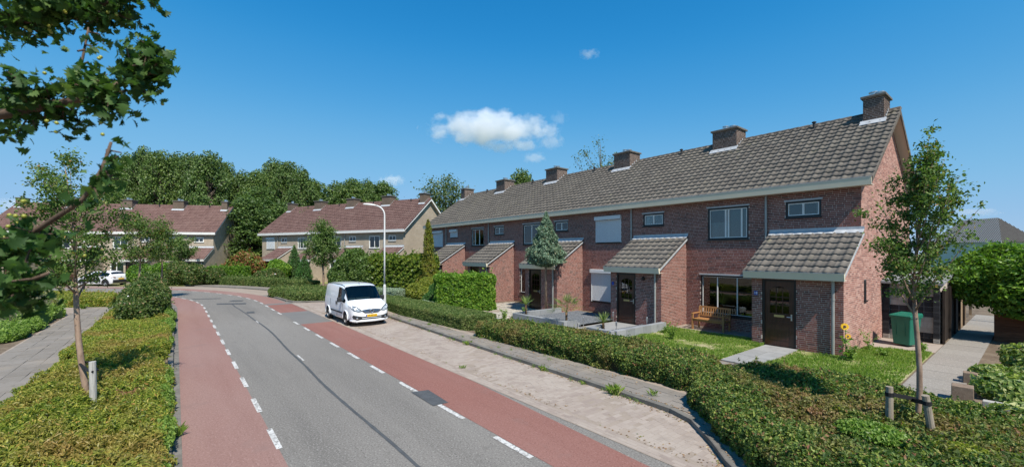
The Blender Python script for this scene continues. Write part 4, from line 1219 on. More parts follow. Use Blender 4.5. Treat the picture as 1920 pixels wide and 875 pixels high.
def hedge(name, label, poly, h, leaf, dens, mat, seed, z0=.04, amp=.04, rnd_edge=.12, aspect=.55, spread=.55, cat="hedge", group=None, top_noise=.6, sides=True, lift=0.0, hfun=None, shoots=5, rough=.045):
    poly = ccw(poly); rg = np.random.default_rng(seed)
    P = np.array(poly); lo, hi = P.min(0), P.max(0)
    root = empty(name, (float(P[:,0].mean()), float(P[:,1].mean()), z0)); tag(root, label, cat, group)
    off = np.array([P[:,0].mean(), P[:,1].mean(), z0])
    area = (hi-lo).prod(); n = int(area*dens)
    x = rg.uniform(lo[0], hi[0], n); y = rg.uniform(lo[1], hi[1], n); k = poly_inside(poly, x, y); x, y = x[k], y[k]
    d = poly_edge_dist(poly, x, y); n = len(x)
    base = np.stack([x, y, np.zeros(n)], 1)
    H = h*np.ones(n)
    if hfun is not None: H = H*hfun(x, y)
    z = H + amp*snoise(base, top_noise, seed) + amp*.6*snoise(base, top_noise*4, seed+1)
    z -= np.where(d < rnd_edge, (1-np.sqrt(np.clip(1-(1-d/rnd_edge)**2, 0, 1)))*rnd_edge, 0)
    z -= np.abs(rg.normal(size=n))*rough
    tops = np.stack([x, y, z], 1); N = np.tile([0,0,1.0], (n,1))
    parts = [leaf_arrays(tops-off+[0,0,z0], N, leaf, aspect, rg, spread, sizevar=.5)]
    if sides:
        for i in range(len(poly)):
            a = np.array(poly[i]); b = np.array(poly[(i+1) % len(poly)]); L = np.linalg.norm(b-a)
            m = int(L*h*dens*1.15)
            if m < 3: continue
            t = rg.random(m); zz = rg.random(m)**.85*h*.97
            e = (b-a)/L; nn = np.array([e[1], -e[0]])
            p = a[None]+(b-a)[None]*t[:,None]
            q = np.stack([p[:,0], p[:,1], zz], 1)
            if hfun is not None: q[:,2] *= hfun(q[:,0], q[:,1])
            o = amp*snoise(q, top_noise*1.3, seed+2) + amp*.6*snoise(q, top_noise*5, seed+3) - np.abs(rg.normal(size=m))*.03
            o -= np.where(zz > h-rnd_edge, (zz-(h-rnd_edge))**2/rnd_edge*.6, 0)
            q[:,0] += nn[0]*o; q[:,1] += nn[1]*o
            N = np.tile([nn[0], nn[1], .35], (m,1))
            parts.append(leaf_arrays(q-off+[0,0,z0], N, leaf, aspect, rg, spread))
    m_ = int(len(tops)*shoots/dens)
    if m_:
        bi_ = rg.integers(0, len(tops), m_); b_ = tops[bi_]; dv = np.stack([rg.normal(size=m_)*.45, rg.normal(size=m_)*.45, np.ones(m_)], 1); dv /= np.linalg.norm(dv, axis=1)[:,None]
        L_ = leaf*rg.uniform(1.2, 3.6, m_); t_ = rg.uniform(.1, 1.0, (m_, 9))
        q = (b_[:,None,:] + dv[:,None,:]*(L_[:,None]*t_)[:,:,None]).reshape(-1,3) + rg.normal(size=(m_*9,3))*leaf*.3
        parts.append(leaf_arrays(q-off+[0,0,z0], np.tile([0,0,1.0],(len(q),1)), leaf*.9, aspect, rg, .75))
    V, Q, r = join_arrays(parts)
    fo = link("foliage", fast_mesh(name+"_foliage", V, Q, r), mat, root)
    ins = inset(poly, .11)
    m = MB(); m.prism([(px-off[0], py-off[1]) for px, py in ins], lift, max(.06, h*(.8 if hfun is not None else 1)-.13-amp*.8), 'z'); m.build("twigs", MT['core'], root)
    return root

def shell_points(rg, n, radii, zmin=-1.0):
    v = rg.normal(size=(n, 3)); v /= np.linalg.norm(v, axis=1)[:, None]
    v = v[v[:,2] > zmin]
    return v, v*np.array(radii)

def ico(mb, c, r, seg=10, ring=6):
    prof = [(max(.001, math.sin(math.pi*i/ring)), -math.cos(math.pi*i/ring)) for i in range(ring+1)]
    vs = []; fs = []
    for a, z in prof:
        for k in range(seg):
            t = 2*math.pi*k/seg; vs.append((c[0]+r[0]*a*math.cos(t), c[1]+r[1]*a*math.sin(t), c[2]+r[2]*z))
    for i in range(ring):
        for k in range(seg): fs.append((i*seg+k, i*seg+(k+1) % seg, (i+1)*seg+(k+1) % seg, (i+1)*seg+k))
    mb.add(vs, fs)

def bush(name, label, loc, lobes, leaf, dens, mat, seed, aspect=.6, spread=.6, cat="shrub", group=None, core=.72, depth=.22, flowers=None, stems=True, spray=0):
    """lobes: (cx,cy,cz,rx,ry,rz) relative to loc"""
    rg = np.random.default_rng(seed); root = empty(name, loc); tag(root, label, cat, group)
    parts = []
    for (cx,cy,cz,rx,ry,rz) in lobes:
        A = 4*math.pi*((rx*ry)**1.6/3+(rx*rz)**1.6/3+(ry*rz)**1.6/3)**(1/1.6)
        v, p = shell_points(rg, int(A*dens), (rx,ry,rz))
        sc = 1 + .16*snoise(v, .9, seed+int(cx*10) % 7)[:,None] - np.abs(rg.normal(size=(len(v),1)))*depth*.5
        p = p*sc + [cx,cy,cz]; k = p[:,2] > .02
        parts.append(leaf_arrays(p[k], v[k]+[0,0,.3], leaf, aspect, rg, spread))
    for i in range(spray):
        cx,cy,cz,rx,ry,rz = lobes[i % len(lobes)]; v = rg.normal(size=3); v[2] = abs(v[2])*.9; v /= np.linalg.norm(v)
        b = np.array([cx,cy,cz])+v*np.array([rx,ry,rz])*.9; dv = v*.6+np.array([0,0,.6])+rg.normal(size=3)*.35; dv /= np.linalg.norm(dv); L = rg.uniform(.2,.5)*min(rx,1.2)
        q = b+dv*L*rg.uniform(0,1.05,(22,1))+rg.normal(size=(22,3))*leaf*.6
        parts.append(leaf_arrays(q, np.tile(v,(22,1)), leaf, aspect, rg, spread))
    V, Q, r = join_arrays(parts)
    link("foliage", fast_mesh(name+"_foliage", V, Q, r), mat, root)
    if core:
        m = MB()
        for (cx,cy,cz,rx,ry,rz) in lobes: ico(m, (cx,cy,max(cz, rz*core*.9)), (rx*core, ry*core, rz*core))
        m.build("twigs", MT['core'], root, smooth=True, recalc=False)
    if flowers:
        nf, fm, fs = flowers; v, p = shell_points(rg, nf, (lobes[0][3],lobes[0][4],lobes[0][5]), 0)
        V, Q, r = leaf_arrays(p*1.02+np.array(lobes[0][:3]), v, fs, 1.0, rg, .3); link("flowers", fast_mesh("flowers", V, Q, r), fm, root)
    return root

def tree(name, label, loc, height, trunk_h, tr, env, nbr, leaf, nleaf, lmat, bmat, seed, lean=(0,0), group=None, up=1.0, clump=.13, aspect=.62, stub=None, cat="tree", twigs=7, open_=.3, bh=(.9,.78)):
    """env(f): crown radius at height share f (0 = crown base, 1 = top)"""
    rg = np.random.default_rng(seed); root = empty(name, loc); tag(root, label, cat, group)
    mb = MB()
    lx, ly = lean
    def axis(z): f = z/height; return Vector((lx*f + .05*math.sin(z*1.7+seed), ly*f + .05*math.cos(z*1.3+seed), z))
    zs = np.linspace(0, height*.93, 12)
    mb.tube([axis(z) for z in zs], [tr*max(.12, (1-.95*(z/height)**.9)) if z > trunk_h else tr*(1.12-.3*z/trunk_h) for z in zs], 8)
    tips = []
    for i in range(nbr):
        f = i/max(1, nbr-1)
        z0 = trunk_h*bh[0] + (height*bh[1]-trunk_h*bh[0])*f**.9
        az = i*2.39996 + rg.uniform(-.4,.4)
        fz = min(1.0, (z0-trunk_h)/(height-trunk_h) + rg.uniform(.12,.34)*up)
        rr = env(max(0.02, fz))*rg.uniform(.7,1.08)
        zt = trunk_h + fz*(height-trunk_h)
        A = axis(z0); T = axis(zt) + Vector((math.cos(az)*rr, math.sin(az)*rr, rg.uniform(-.05,.1)))
        Mi = A.lerp(T, .5) + Vector((0, 0, -.12*rr*up)) + Vector(rg.normal(size=3)*.04*rr)
        pts = [A, A.lerp(Mi,.5)*.5+Mi*.25+A*.25, Mi, Mi.lerp(T,.55), T]
        r0 = tr*.42*(1-.5*f)
        mb.tube(pts, [r0, r0*.8, r0*.6, r0*.4, r0*.15], 5)
        for k in range(twigs):
            u = rg.uniform(open_, 1.0); p = Mi.lerp(T, (u-.5)*2) if u > .5 else A.lerp(Mi, u*2)
            dv = Vector(rg.normal(size=3)); dv.z = abs(dv.z)*.8+.15*up; dv.normalize()
            L = rg.uniform(.18,.5)*max(.35, rr)*.55
            e = p + dv*L
            mb.tube([p, p.lerp(e,.5)+Vector(rg.normal(size=3)*.02), e], [r0*.2, r0*.13, r0*.06], 4, cap=False)
            tips += [e, p.lerp(e,.6), p.lerp(e,.85)]
        tips.append(T)
    for k in range(6):
        zz = height*rg.uniform(.86,1.0); tips.append(axis(zz)+Vector(rg.normal(size=3)*.06))
    mb.build("trunk", bmat, root, smooth=True, recalc=False)
    tp = np.array([list(t) for t in tips]); per = max(1, int(nleaf/len(tp)))
    P = np.repeat(tp, per, 0); cs = clump*np.repeat(rg.uniform(.6,1.4,len(tp)), per)[:,None]
    P = P + rg.normal(size=P.shape)*cs*[1,1,.75]
    ctr = np.array([lx*.6, ly*.6, trunk_h+(height-trunk_h)*.4]); N = P-ctr; N /= np.linalg.norm(N,axis=1)[:,None]; N = N*.5+[0,0,.5]
    V, Q, r = leaf_arrays(P, N, leaf, aspect, rg, .6)
    link("crown", fast_mesh(name+"_crown", V, Q, r), lmat, root)
    return root

big_cache = {}
def big_tree(name, label, loc, height, radius, mat, seed, group, variant, rz=0.0, leaf=.34, low=.18):
    key = (variant, mat.name)
    root = empty(name, loc, rz); tag(root, label, "tree", group)
    if key not in big_cache:
        rg = np.random.default_rng(variant*17+3); mb = MB()
        Hh, Rr = 20.0, 5.0
        mb.tube([(0,0,-.3),(.1,.1,5),(-.1,.2,10),(.1,0,16)], [.42,.34,.22,.06], 8)
        parts = []; nl = 80
        for i in range(nl):
            f = (i+.5)/nl; z = Hh*(low+(.97-low)*f); prof = math.sin(math.pi*min(1, (f*.84+.16)))**.55*rg.uniform(.8,1.12)
            az = i*2.39996+rg.uniform(-.5,.5); rr = Rr*prof*rg.uniform(.4,.88)
            c = np.array([math.cos(az)*rr, math.sin(az)*rr, z]); s = Rr*rg.uniform(.15,.36)
            mb.tube([(0,0,max(2,z-3)), (c[0]*.5,c[1]*.5,z-1.2), tuple(c)], [.16,.1,.04], 5, cap=False)
            v, p = shell_points(rg, int(530*(s/2)**2), (s,s,s*.95))
            sc = 1+.24*snoise(v, .8, i)[:,None]+.12*snoise(v, 2.3, i+50)[:,None]-np.abs(rg.normal(size=(len(v),1)))*.2
            parts.append(leaf_arrays(p*sc+c, v+[0,0,.35], leaf*1.05, .65, rg, .6))
        V, Q, r = join_arrays(parts)
        o1 = mb.build("trunk", MT['greybark'], None, smooth=True, recalc=False); big_cache[key] = (o1.data, fast_mesh("crown", V, Q, r)); big_cache[key][1].materials.append(mat)
        bpy.data.objects.remove(o1)
    k = height/20.0
    link("trunk", big_cache[key][0], None, root, None, None, (k,k,k)); link("crown", big_cache[key][1], None, root, None, None, (radius/5.0,radius/5.0,k))
    return root

# ---- hedges on the house side
hedge("hedge", "broad mixed green and bronze hedge in the near corner round staked tree", [(1.0,8.72),(.78,9.25),(.25,9.9),(-.45,10.55),(-1.0,11.05),(-1.5,11.4),(-4.6,11.4),(-5.0,9.4),(-4.2,7.6),(-3.1,6.9),(-2.2,6.4),(-1.3,6.15),(-.3,6.2),(.5,6.5),(1.05,7.3)], .5, .056, 3050, MT['privet'], 1, shoots=26, rough=.07, amp=.11, rnd_edge=.22, z0=.05)
hedge("hedge", "long mixed green and bronze hedge along pavement before the gravel garden", [(9.35,8.85),(1.12,8.62),(.95,8.0),(1.3,7.05),(4,6.75),(7,6.9),(8.7,7.4),(9.5,8.3)], .62, .06, 2700, MT['privet'], 2, shoots=20, rough=.07, amp=.11, rnd_edge=.25, z0=.05)
hedge("hedge", "flat-topped clipped green hedge along the pavement beside the lamp post", [(10.7,8.55),(10.3,7.6),(10.6,6.9),(12.5,6.9),(20.6,7.0),(20.9,8.3),(16,8.75)], .58, .06, 2100, MT['hedge'], 3, shoots=1, rough=.03, amp=.025, rnd_edge=.12, z0=.05)
hedge("hedge", "tall square clipped bright green cypress hedge before the brick porch", [(15.0,3.7),(14.75,4.3),(16.5,6.5),(17.2,6.3),(17.6,5.6),(15.8,3.5)], 1.95, .13, 900, MT['thuja'], 4, amp=.07, rnd_edge=.2, z0=.05, top_noise=1.2)
hedge("hedge", "low green hedge on the kerb bulge behind the white van", [(25.4,9.3),(26.0,10.9),(26.6,11.4),(29,11.6),(31.2,12.2),(32.4,11.2),(32.0,9.2),(30.5,7.8),(27,8.2)], .62, .105, 980, MT['hedge'], 5, amp=.07, rnd_edge=.3, z0=.05)
hedge("hedge", "long low dark hedge round the outside of the bend", [rp(q,8.15) for q in (33.5,36,39,42,45,47.5)] + [rp(q,6.9) for q in (47.5,45,42,39,36,33.5)], .82, .115, 740, MT['hedge'], 6, amp=.06, rnd_edge=.2, z0=.05)
hedge("hedge", "dark hedge behind the parked white car", [rp(q,6.3) for q in (49,53,57,62,67)] + [rp(q,5.3) for q in (67,62,57,53,49)], .85, .12, 560, MT['hedge'], 7, amp=.08, rnd_edge=.2, z0=.05)
hedge("hedge", "bright yellow-green clipped laurel hedge between the two beige terraces", [(47.3,12.0),(49.6,15.0),(50.6,14.3),(48.4,11.2)], 1.75, .17, 420, MT['laurel'], 8, amp=.06, rnd_edge=.15, z0=.05)
hedge("hedge", "tall leafy ivy hedge behind the lamp post and white van", [(26.6,6.6),(22.6,3.4),(23.4,2.6),(27.6,5.9)], 2.95, .17, 650, MT['ivy'], 9, amp=.22, rnd_edge=.5, z0=.05, top_noise=.7)
hedge("hedge", "low pale stepped hedge beside the lamp post, nearer the road", [(21.2,8.1),(24.6,8.2),(24.4,7.2),(21.2,7.0)], .5, .07, 1500, MT['hedge'], 10, amp=.06, rnd_edge=.15, z0=.05)
hedge("hedge", "low pale stepped hedge beside the lamp post, nearer the ivy", [(22.2,6.3),(25.6,7.4),(26,6.8),(22.6,5.5)], .75, .07, 1300, MT['sage'], 11, amp=.06, rnd_edge=.15, z0=.05)
# ---- verge on the near side: yew ground cover in blocks
hedge("yew_hedge", "spreading low yew ground cover beside the staked slender tree", [(3.0,17.52),(6,17.55),(10.8,17.62),(11.2,18.1),(12.0,18.0),(12.4,17.6),(12.55,19.4),(12.3,19.85),(9.2,20.0),(5.0,20.1),(3.0,19.2)], .30, .066, 3500, MT['yew'], 12, shoots=24, rough=.07, amp=.20, rnd_edge=.3, aspect=.34, z0=.045, top_noise=1.0)
hedge("yew_hedge", "clipped yew block just beyond the staked slender tree", [(12.75,17.6),(12.7,19.85),(16.6,19.82),(16.7,17.6)], .44, .07, 2900, MT['yew'], 13, amp=.08, rnd_edge=.14, aspect=.34, z0=.045)
hedge("yew_hedge", "clipped yew block at the foot of the dark rounded rose bush", [(16.95,17.62),(16.9,19.9),(25.5,19.9),(25.6,17.62)], .40, .085, 1750, MT['yew'], 14, amp=.06, rnd_edge=.16, aspect=.36, z0=.045)
hedge("hedge", "low yellow-green hedge across the end of the left footpath", [(31.5,20.4),(29.6,20.3),(31.2,22.6),(34.2,24.3),(38.5,27.2),(39.2,26.0),(36.3,22.8),(33.5,20.3)], .6, .1, 1050, MT['yew'], 15, amp=.06, rnd_edge=.2, z0=.045)

# ---- shrubs
bush("plant", "bright green ivy spilling over the near left kerb", (7.4,17.75,.04), [(0,0,.12,1.3,.32,.22),(2.0,0,.12,1.1,.3,.2),(-2.0,-.02,.12,1.2,.32,.2),(-4,.0,.1,1.2,.3,.18)], .06, 1500, MT['weed'], 52, cat="plant", core=.5)
bush("plant", "bright green ivy at the kerb beside the rose bush", (18.2,17.72,.04), [(0,0,.16,1.6,.3,.3),(3.2,0,.2,1.6,.32,.4),(-3.5,0,.12,1.4,.25,.25)], .07, 1200, MT['weed'], 53, cat="plant", core=.5)
bush("shrub", "big dark rounded rose bush at the kerb of the left verge", (21.3,18.55,.04), [(0,0,.85,1.35,.85,.95),(1.6,-.1,1.0,1.3,.8,1.05),(-1.0,.2,.6,.8,.7,.65),(2.9,-.2,.9,1.2,.75,.95)], .10, 880, MT['rose'], 31, flowers=(26, MT['flowerwhite'], .07), spray=60)
bush("shrub", "dry grey-brown stalky bush beside the left footpath", (25.5,23.1,.04), [(0,0,.6,1.9,.9,.75),(-2.6,.2,.55,1.6,.9,.7),(2.4,.1,.5,1.4,.8,.6)], .10, 600, MT['dry'], 32, aspect=.22, core=.5, spray=160)
bush("plant", "bright green leafy weeds along the left footpath edge", (21.6,22.1,.04), [(0,0,.2,1.6,.5,.3),(2.4,.1,.2,1.5,.45,.32),(-2.0,0,.18,1.2,.45,.28),(4.4,.0,.22,1.2,.45,.35)], .09, 900, MT['weed'], 33, spray=60, cat="plant", core=.5)
bush("shrub", "golden bushy conifer shrub at the foot of column conifer", (21.4,4.4,.04), [(0,0,.7,.85,.8,.9),(.7,.6,.5,.7,.6,.7),(-.5,.5,.45,.6,.6,.55)], .11, 800, MT['goldbush'], 34)
bush("shrub", "dark green low juniper between column conifer and square hedge", (18.9,4.9,.04), [(0,0,.6,.8,.9,.8),(-.4,.7,.4,.7,.6,.5)], .1, 900, MT['darkcon'], 35, aspect=.3)
bush("shrub", "small grey-green mound plant behind the flat clipped hedge", (17.3,6.75,.04), [(0,0,.22,.6,.45,.33),(-.5,-.2,.2,.4,.35,.28)], .07, 1600, MT['sage'], 36)
bush("shrub", "red and green leaved maple shrub between the beige terraces", (50.9,11.4,.04), [(0,0,2.3,1.35,1.35,1.0),(-.7,-.9,1.7,1.0,.9,.9),(.6,1.0,1.6,1.1,1.0,.9)], .22, 300, MT['redbush'], 37, spread=.5, spray=40)
bush("shrub", "dark mixed shrub before the shaded beige gable", (47.7,15.9,.04), [(0,0,1.0,1.1,1.1,1.1),(-.2,-1.5,.8,1.0,.9,.9),(1.6,1.2,1.1,1.3,1.2,1.3)], .17, 380, MT['rose'], 38, spray=20)
bush("shrub", "bright green shrubs below the porch roof of shaded gable house", (50.6,18.3,.04), [(0,0,1.1,1.2,1.2,1.2),(.9,1.6,1.0,1.2,1.2,1.1),(-1.4,-1.3,.9,1.0,1.0,1.0)], .17, 420, MT['laurel'], 39)
bush("shrub", "rounded golden-green shrub by the white-shuttered beige house", (45.0,9.2,.04), [(0,0,1.35,1.15,1.1,1.2),(-.7,1.0,.8,.9,.9,.8)], .14, 520, MT['thuja'], 40)
bush("shrub", "grey rose shrub beside the low hedge on the bend", (43.0,9.9,.04), [(0,0,.8,1.0,.9,.9),(.9,.9,.7,.8,.8,.8)], .13, 520, MT['rose'], 41, flowers=(14, MT['flowerwhite'], .12))
bush("shrub", "light green climbing shrub on beige porch wall", (37.6,5.3,.04), [(0,0,1.1,.6,.6,1.2),(.2,.3,.5,.7,.6,.6)], .17, 420, MT['laurel'], 42)
bush("shrub", "low golden shrub behind the van beside the street tree", (33.6,5.6,.04), [(0,0,.6,.9,.8,.75)], .12, 650, MT['goldbush'], 43)
bush("shrub", "brown-green low shrub behind the van roof", (31.2,5.2,.04), [(0,0,.7,1.1,.9,.85),(1.2,.4,.5,.8,.7,.7)], .12, 600, MT['privet'], 44)
bush("shrub", "dense dark leafy tree-shrub left of the ivy hedge", (28.2,7.0,.04), [(0,0,2.2,1.35,1.25,1.25),(.3,.6,1.2,1.3,1.2,1.1),(-.9,-.6,1.7,1.1,1.0,1.2),(.2,-.2,.6,1.1,1.1,.8)], .17, 430, MT['hornbeam'], 45, spray=50)
bush("shrub", "large glossy green shrub above the brown plank planter", (-3.3,-5.6,.0), [(0,0,2.2,1.1,1.4,1.1),(-1.2,.6,2.2,1.3,1.1,1.3),(.95,.2,2.0,.85,.9,.85),(.45,-.5,2.75,.9,1.0,.75),(-1.9,-.3,2.5,1.3,1.3,1.2),(-.2,.8,1.5,1.1,.7,.7),(1.35,-1.2,2.3,.7,.8,.7)], .14, 400, MT["laurel"], 46, aspect=.5, spray=150, depth=.45, core=.55)
def low_variegated(loc, lobes, seed, label): return bush("plant", label, loc, lobes, .12, 520, MT['variegated'], seed, cat="plant", core=.4, aspect=.6, spread=.5)
low_variegated((-3.3,3.6,.03), [(0,0,.22,.65,.75,.3),(-.4,-1.0,.25,.7,.6,.35),(.35,-1.2,.2,.4,.5,.28)], 47, "cream-edged leafy ground plant behind the small brick posts")
low_variegated((-4.1,2.2,.03), [(0,0,.4,.8,.8,.5),(.3,-1.2,.45,.8,.7,.55)], 48, "cream-edged leafy shrub before the brown plank planter")
low_variegated((-3.55,5.9,.03), [(0,0,.2,.55,.5,.3),(-.6,-.3,.25,.6,.5,.35)], 49, "cream-edged leafy plant at the right edge beside the near hedge")
bush("plant", "bright green bramble spray on the broad near hedge", (-2.1,9.5,.48), [(0,0,.03,.42,.36,.12)], .06, 2200, MT['weed'], 50, cat="plant", core=0)
bush("plant", "yellow-green bramble spray at lower right of broad near hedge", (-3.0,9.35,.48), [(0,0,.03,.3,.22,.1)], .06, 2200, MT['goldbush'], 51, cat="plant", core=0)

# ---- slender street trees
fan = lambda rm: (lambda f: rm*(.45+.75*math.sin(math.pi*min(1,f*.9+.05)))*(1.0 if f < .75 else max(.15, (1-f)/.25)))
col = lambda rm: (lambda f: rm*(math.sin(math.pi*(min(1,f)**.75))**.8*.9+.12))
tree("street_tree", "slender leaning tree tied to a grey stake on the left verge", (8.45,18.80,.04), 5.2, 2.35, .052, fan(.82), 20, .056, 10500, MT['treeleaf'], MT['bark'], 61, lean=(.3,.42), group="young street trees", up=1.1, clump=.085)
tree("street_tree", "young tree at the bend, left one of the two before beige terrace", (34.0,19.3,.04), 6.0, 2.3, .075, fan(1.0), 20, .11, 5600, MT['treeleaf'], MT['bark'], 62, group="young street trees", clump=.16)
tree("street_tree", "young tree at the bend, right one of the two before beige terrace", (34.6,18.2,.04), 5.7, 2.5, .06, fan(.8), 18, .11, 4600, MT['treeleaf'], MT['bark'], 63, group="young street trees", clump=.16)
tree("street_tree", "small dark fan-shaped tree before the shaded gable house", (51.5,17.05,.04), 5.1, 2.2, .08, fan(1.5), 18, .15, 5500, MT['hornbeam'], MT['bark'], 64, group="young street trees", clump=.2)
tree("street_tree", "dense pointed street tree in the hedge behind the white van", (33.0,8.0,.04), 5.95, 2.1, .08, col(1.25), 26, .13, 9500, MT['hornbeam'], MT['bark'], 65, group="young street trees", clump=.2)
tree("street_tree", "young leafy tree between two black-banded stakes in the near hedge", (-2.35,8.11,.04), 4.95, 2.3, .038, (lambda f: .60*(.35+.75*math.sin(math.pi*min(1,f*.85+.08)))*(1 if f<.7 else max(.12,(1-f)/.3))), 34, .052, 12500, MT['treeleaf'], MT['bark'], 66, lean=(-.1,-.1), group="young street trees", up=1.5, clump=.06, twigs=8)

# ---- conifers
def conifer(name, label, loc, prof, leaf, n, mat, seed, trunk=None, aspect=.3, clump=.5, group=None):
    rg = np.random.default_rng(seed); root = empty(name, loc); tag(root, label, "tree", group)
    prof = np.array(prof); z = rg.uniform(prof[0,0], prof[-1,0], n*3); r = np.interp(z, prof[:,0], prof[:,1])
    k = rg.random(n*3) < r/prof[:,1].max(); z, r = z[k][:n], r[k][:n]; a = rg.uniform(0, 6.283, len(z))
    u = np.stack([np.cos(a), np.sin(a), z*0], 1)
    b = np.stack([u[:,0]*r, u[:,1]*r, z], 1)
    f = 1 + clump*.5*snoise(b, 1.6, seed) + clump*.35*snoise(b, 4.0, seed+1) - np.abs(rg.normal(size=len(z)))*.2
    P = np.stack([u[:,0]*r*f, u[:,1]*r*f, z], 1)
    V, Q, rr = leaf_arrays(P, u+[0,0,.7], leaf, aspect, rg, .55, sizevar=.5)
    link("crown", fast_mesh(name+"_crown", V, Q, rr), mat, root)
    m = MB(); zt = prof[-1,0]
    m.tube([(0,0,-.05),(.02,.01,prof[0,0]),(0,0,zt*.9)], [trunk or .05, (trunk or .05)*.85, .012], 8); m.build("trunk", MT['bark'], root, smooth=True, recalc=False)
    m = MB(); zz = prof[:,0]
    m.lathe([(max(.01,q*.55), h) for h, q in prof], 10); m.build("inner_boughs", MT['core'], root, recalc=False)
    return root
conifer("conifer", "blue-grey conifer on a bare trunk before the middle brick house", (12.3,2.45,.05), [(2.4,.25),(2.62,.88),(2.95,.98),(3.4,.76),(3.9,.55),(4.4,.36),(4.85,.19),(5.25,.03)], .11, 13000, MT['bluecon'], 71, trunk=.07, clump=.6, aspect=.4)
conifer("conifer", "tall narrow golden-green column conifer left of brick terrace", (22.5,3.9,.05), [(.3,.55),(1.2,.6),(2.2,.42),(3.2,.36),(4.2,.27),(5.0,.2),(5.45,.04)], .12, 8000, MT['goldcon'], 72, clump=.7)
conifer("conifer", "dark green pointed cypress before the beige porch, taller one", (45.6,7.6,.05), [(.1,.8),(.6,1.0),(1.6,.85),(3.0,.42),(4.0,.06)], .15, 4500, MT['darkcon'], 73, clump=.25)
conifer("conifer", "dark green pointed cypress before the beige porch, lower one", (44.0,7.0,.05), [(.1,.7),(.6,.85),(1.4,.7),(2.2,.38),(2.9,.05)], .15, 3500, MT['darkcon'], 74, clump=.25)

# ---- big trees beyond the roofs
GB = "big trees beyond the terraces"
BT = [
      ((97.3,26.4,0),17.8,4,'bigtree',1,0,"leftmost big tree above the left terrace roof"),
      ((104.7,24.6,0),21.8,3.9,'bigtree2',2,1.7,"second big tree from the left above the left terrace roof"),
      ((96.8,22,0),21.4,3.5,'bigtree',3,3.4,"third big tree from the left above the left terrace roof"),
      ((92.8,19.5,0),20.7,3.7,'bigtree2',4,5.1,"big tree behind the chimney nearest the middle of left terrace"),
      ((99.7,17.3,0),22,4.5,'bigtree',1,0.52,"tallest big tree behind the left terrace"),
      ((93.4,14.9,0),21.2,4,'bigtree',2,2.22,"big tree right of the tallest one behind the left terrace"),
      ((85.8,12.9,0),19.9,4.1,'bigtree',3,3.92,"big tree left of the end chimney of left terrace"),
      ((92.9,9.9,0),20,3.5,'bigtree2',4,5.62,"big tree behind the end chimney of the left terrace"),
      ((86.9,7.9,0),17.8,3.7,'bigtree',1,1.04,"big tree above the shaded gable of the left terrace"),
      ((81.5,6.1,0),17.4,3.4,'bigtree2',2,2.74,"big tree just right of the shaded gable"),
      ((89.3,2.6,0),20.7,4,'bigtree',3,4.44,"big tree in the middle of gap between beige terraces"),
      ((80.6,1.5,0),19.2,3.8,'bigtree',4,6.14,"big tree above the white-shuttered beige end house"),
      ((76.4,0.3,0),17.7,3.6,'bigtree',1,1.56,"big tree left of the first chimney of middle terrace"),
      ((84.3,-3.5,0),17.2,4.4,'bigtree2',2,3.26,"big tree behind first chimney of the middle terrace"),
      ((74.4,-5,0),15.3,4.4,'bigtree',3,4.96,"tree behind the second chimney of the middle terrace"),
      ((69.7,-6.2,0),15.6,3.7,'bigtree2',4,0.38,"tree behind the third chimney of the middle terrace"),
      ((75,-10.8,0),16.7,3.5,'bigtree',1,2.08,"tree behind the fourth chimney of the middle terrace"),
      ((71.7,-12.3,0),16.1,4.5,'bigtree',2,3.78,"small tree right of the fourth chimney of middle terrace"),
      ((54,3.6,0),8.5,3.4,'bigtree2',3,1.7,"lower tree behind the beige end house near the big trees"),
      ((60,10.0,0),10.0,4.2,'bigtree',3,2.7,"lower dark tree between the two beige terraces"),
      ((66,8.0,0),12.5,4.6,'bigtree',1,.7,"middle-sized dark tree deep in the gap between terraces"),
      ((34,-13.9,0),12.4,2.6,'bigtree2',3,3.6,"tree top peeping over the brick ridge between chimneys")]
for loc, hh, rr, mt, var, rz, lab in BT:
    big_tree("broadleaf_tree", lab, loc, hh, rr, MT[mt], 0, GB, var, rz, leaf=.36)
def wood(name, label, pts, seed):
    return None
tree("birch_tree", "loose grey-green tree between beige gable and brick terrace roof", (49.2,-12.6,0), 14.2, 3.0, .2, lambda f: 3.9*(math.sin(math.pi*min(1,f*.85+.1))**.6), 46, .3, 9000, MT['birch'], MT['greybark'], 76, group=GB, clump=.5, up=.9, twigs=9)
tree("birch_tree", "thin open tree top above the ridge beside the brick chimney", (25.6,-18.0,0), 15.9, 7.0, .16, fan(2.4), 22, .2, 1900, MT['birch'], MT['greybark'], 75, group=GB, clump=.3, up=1.3)

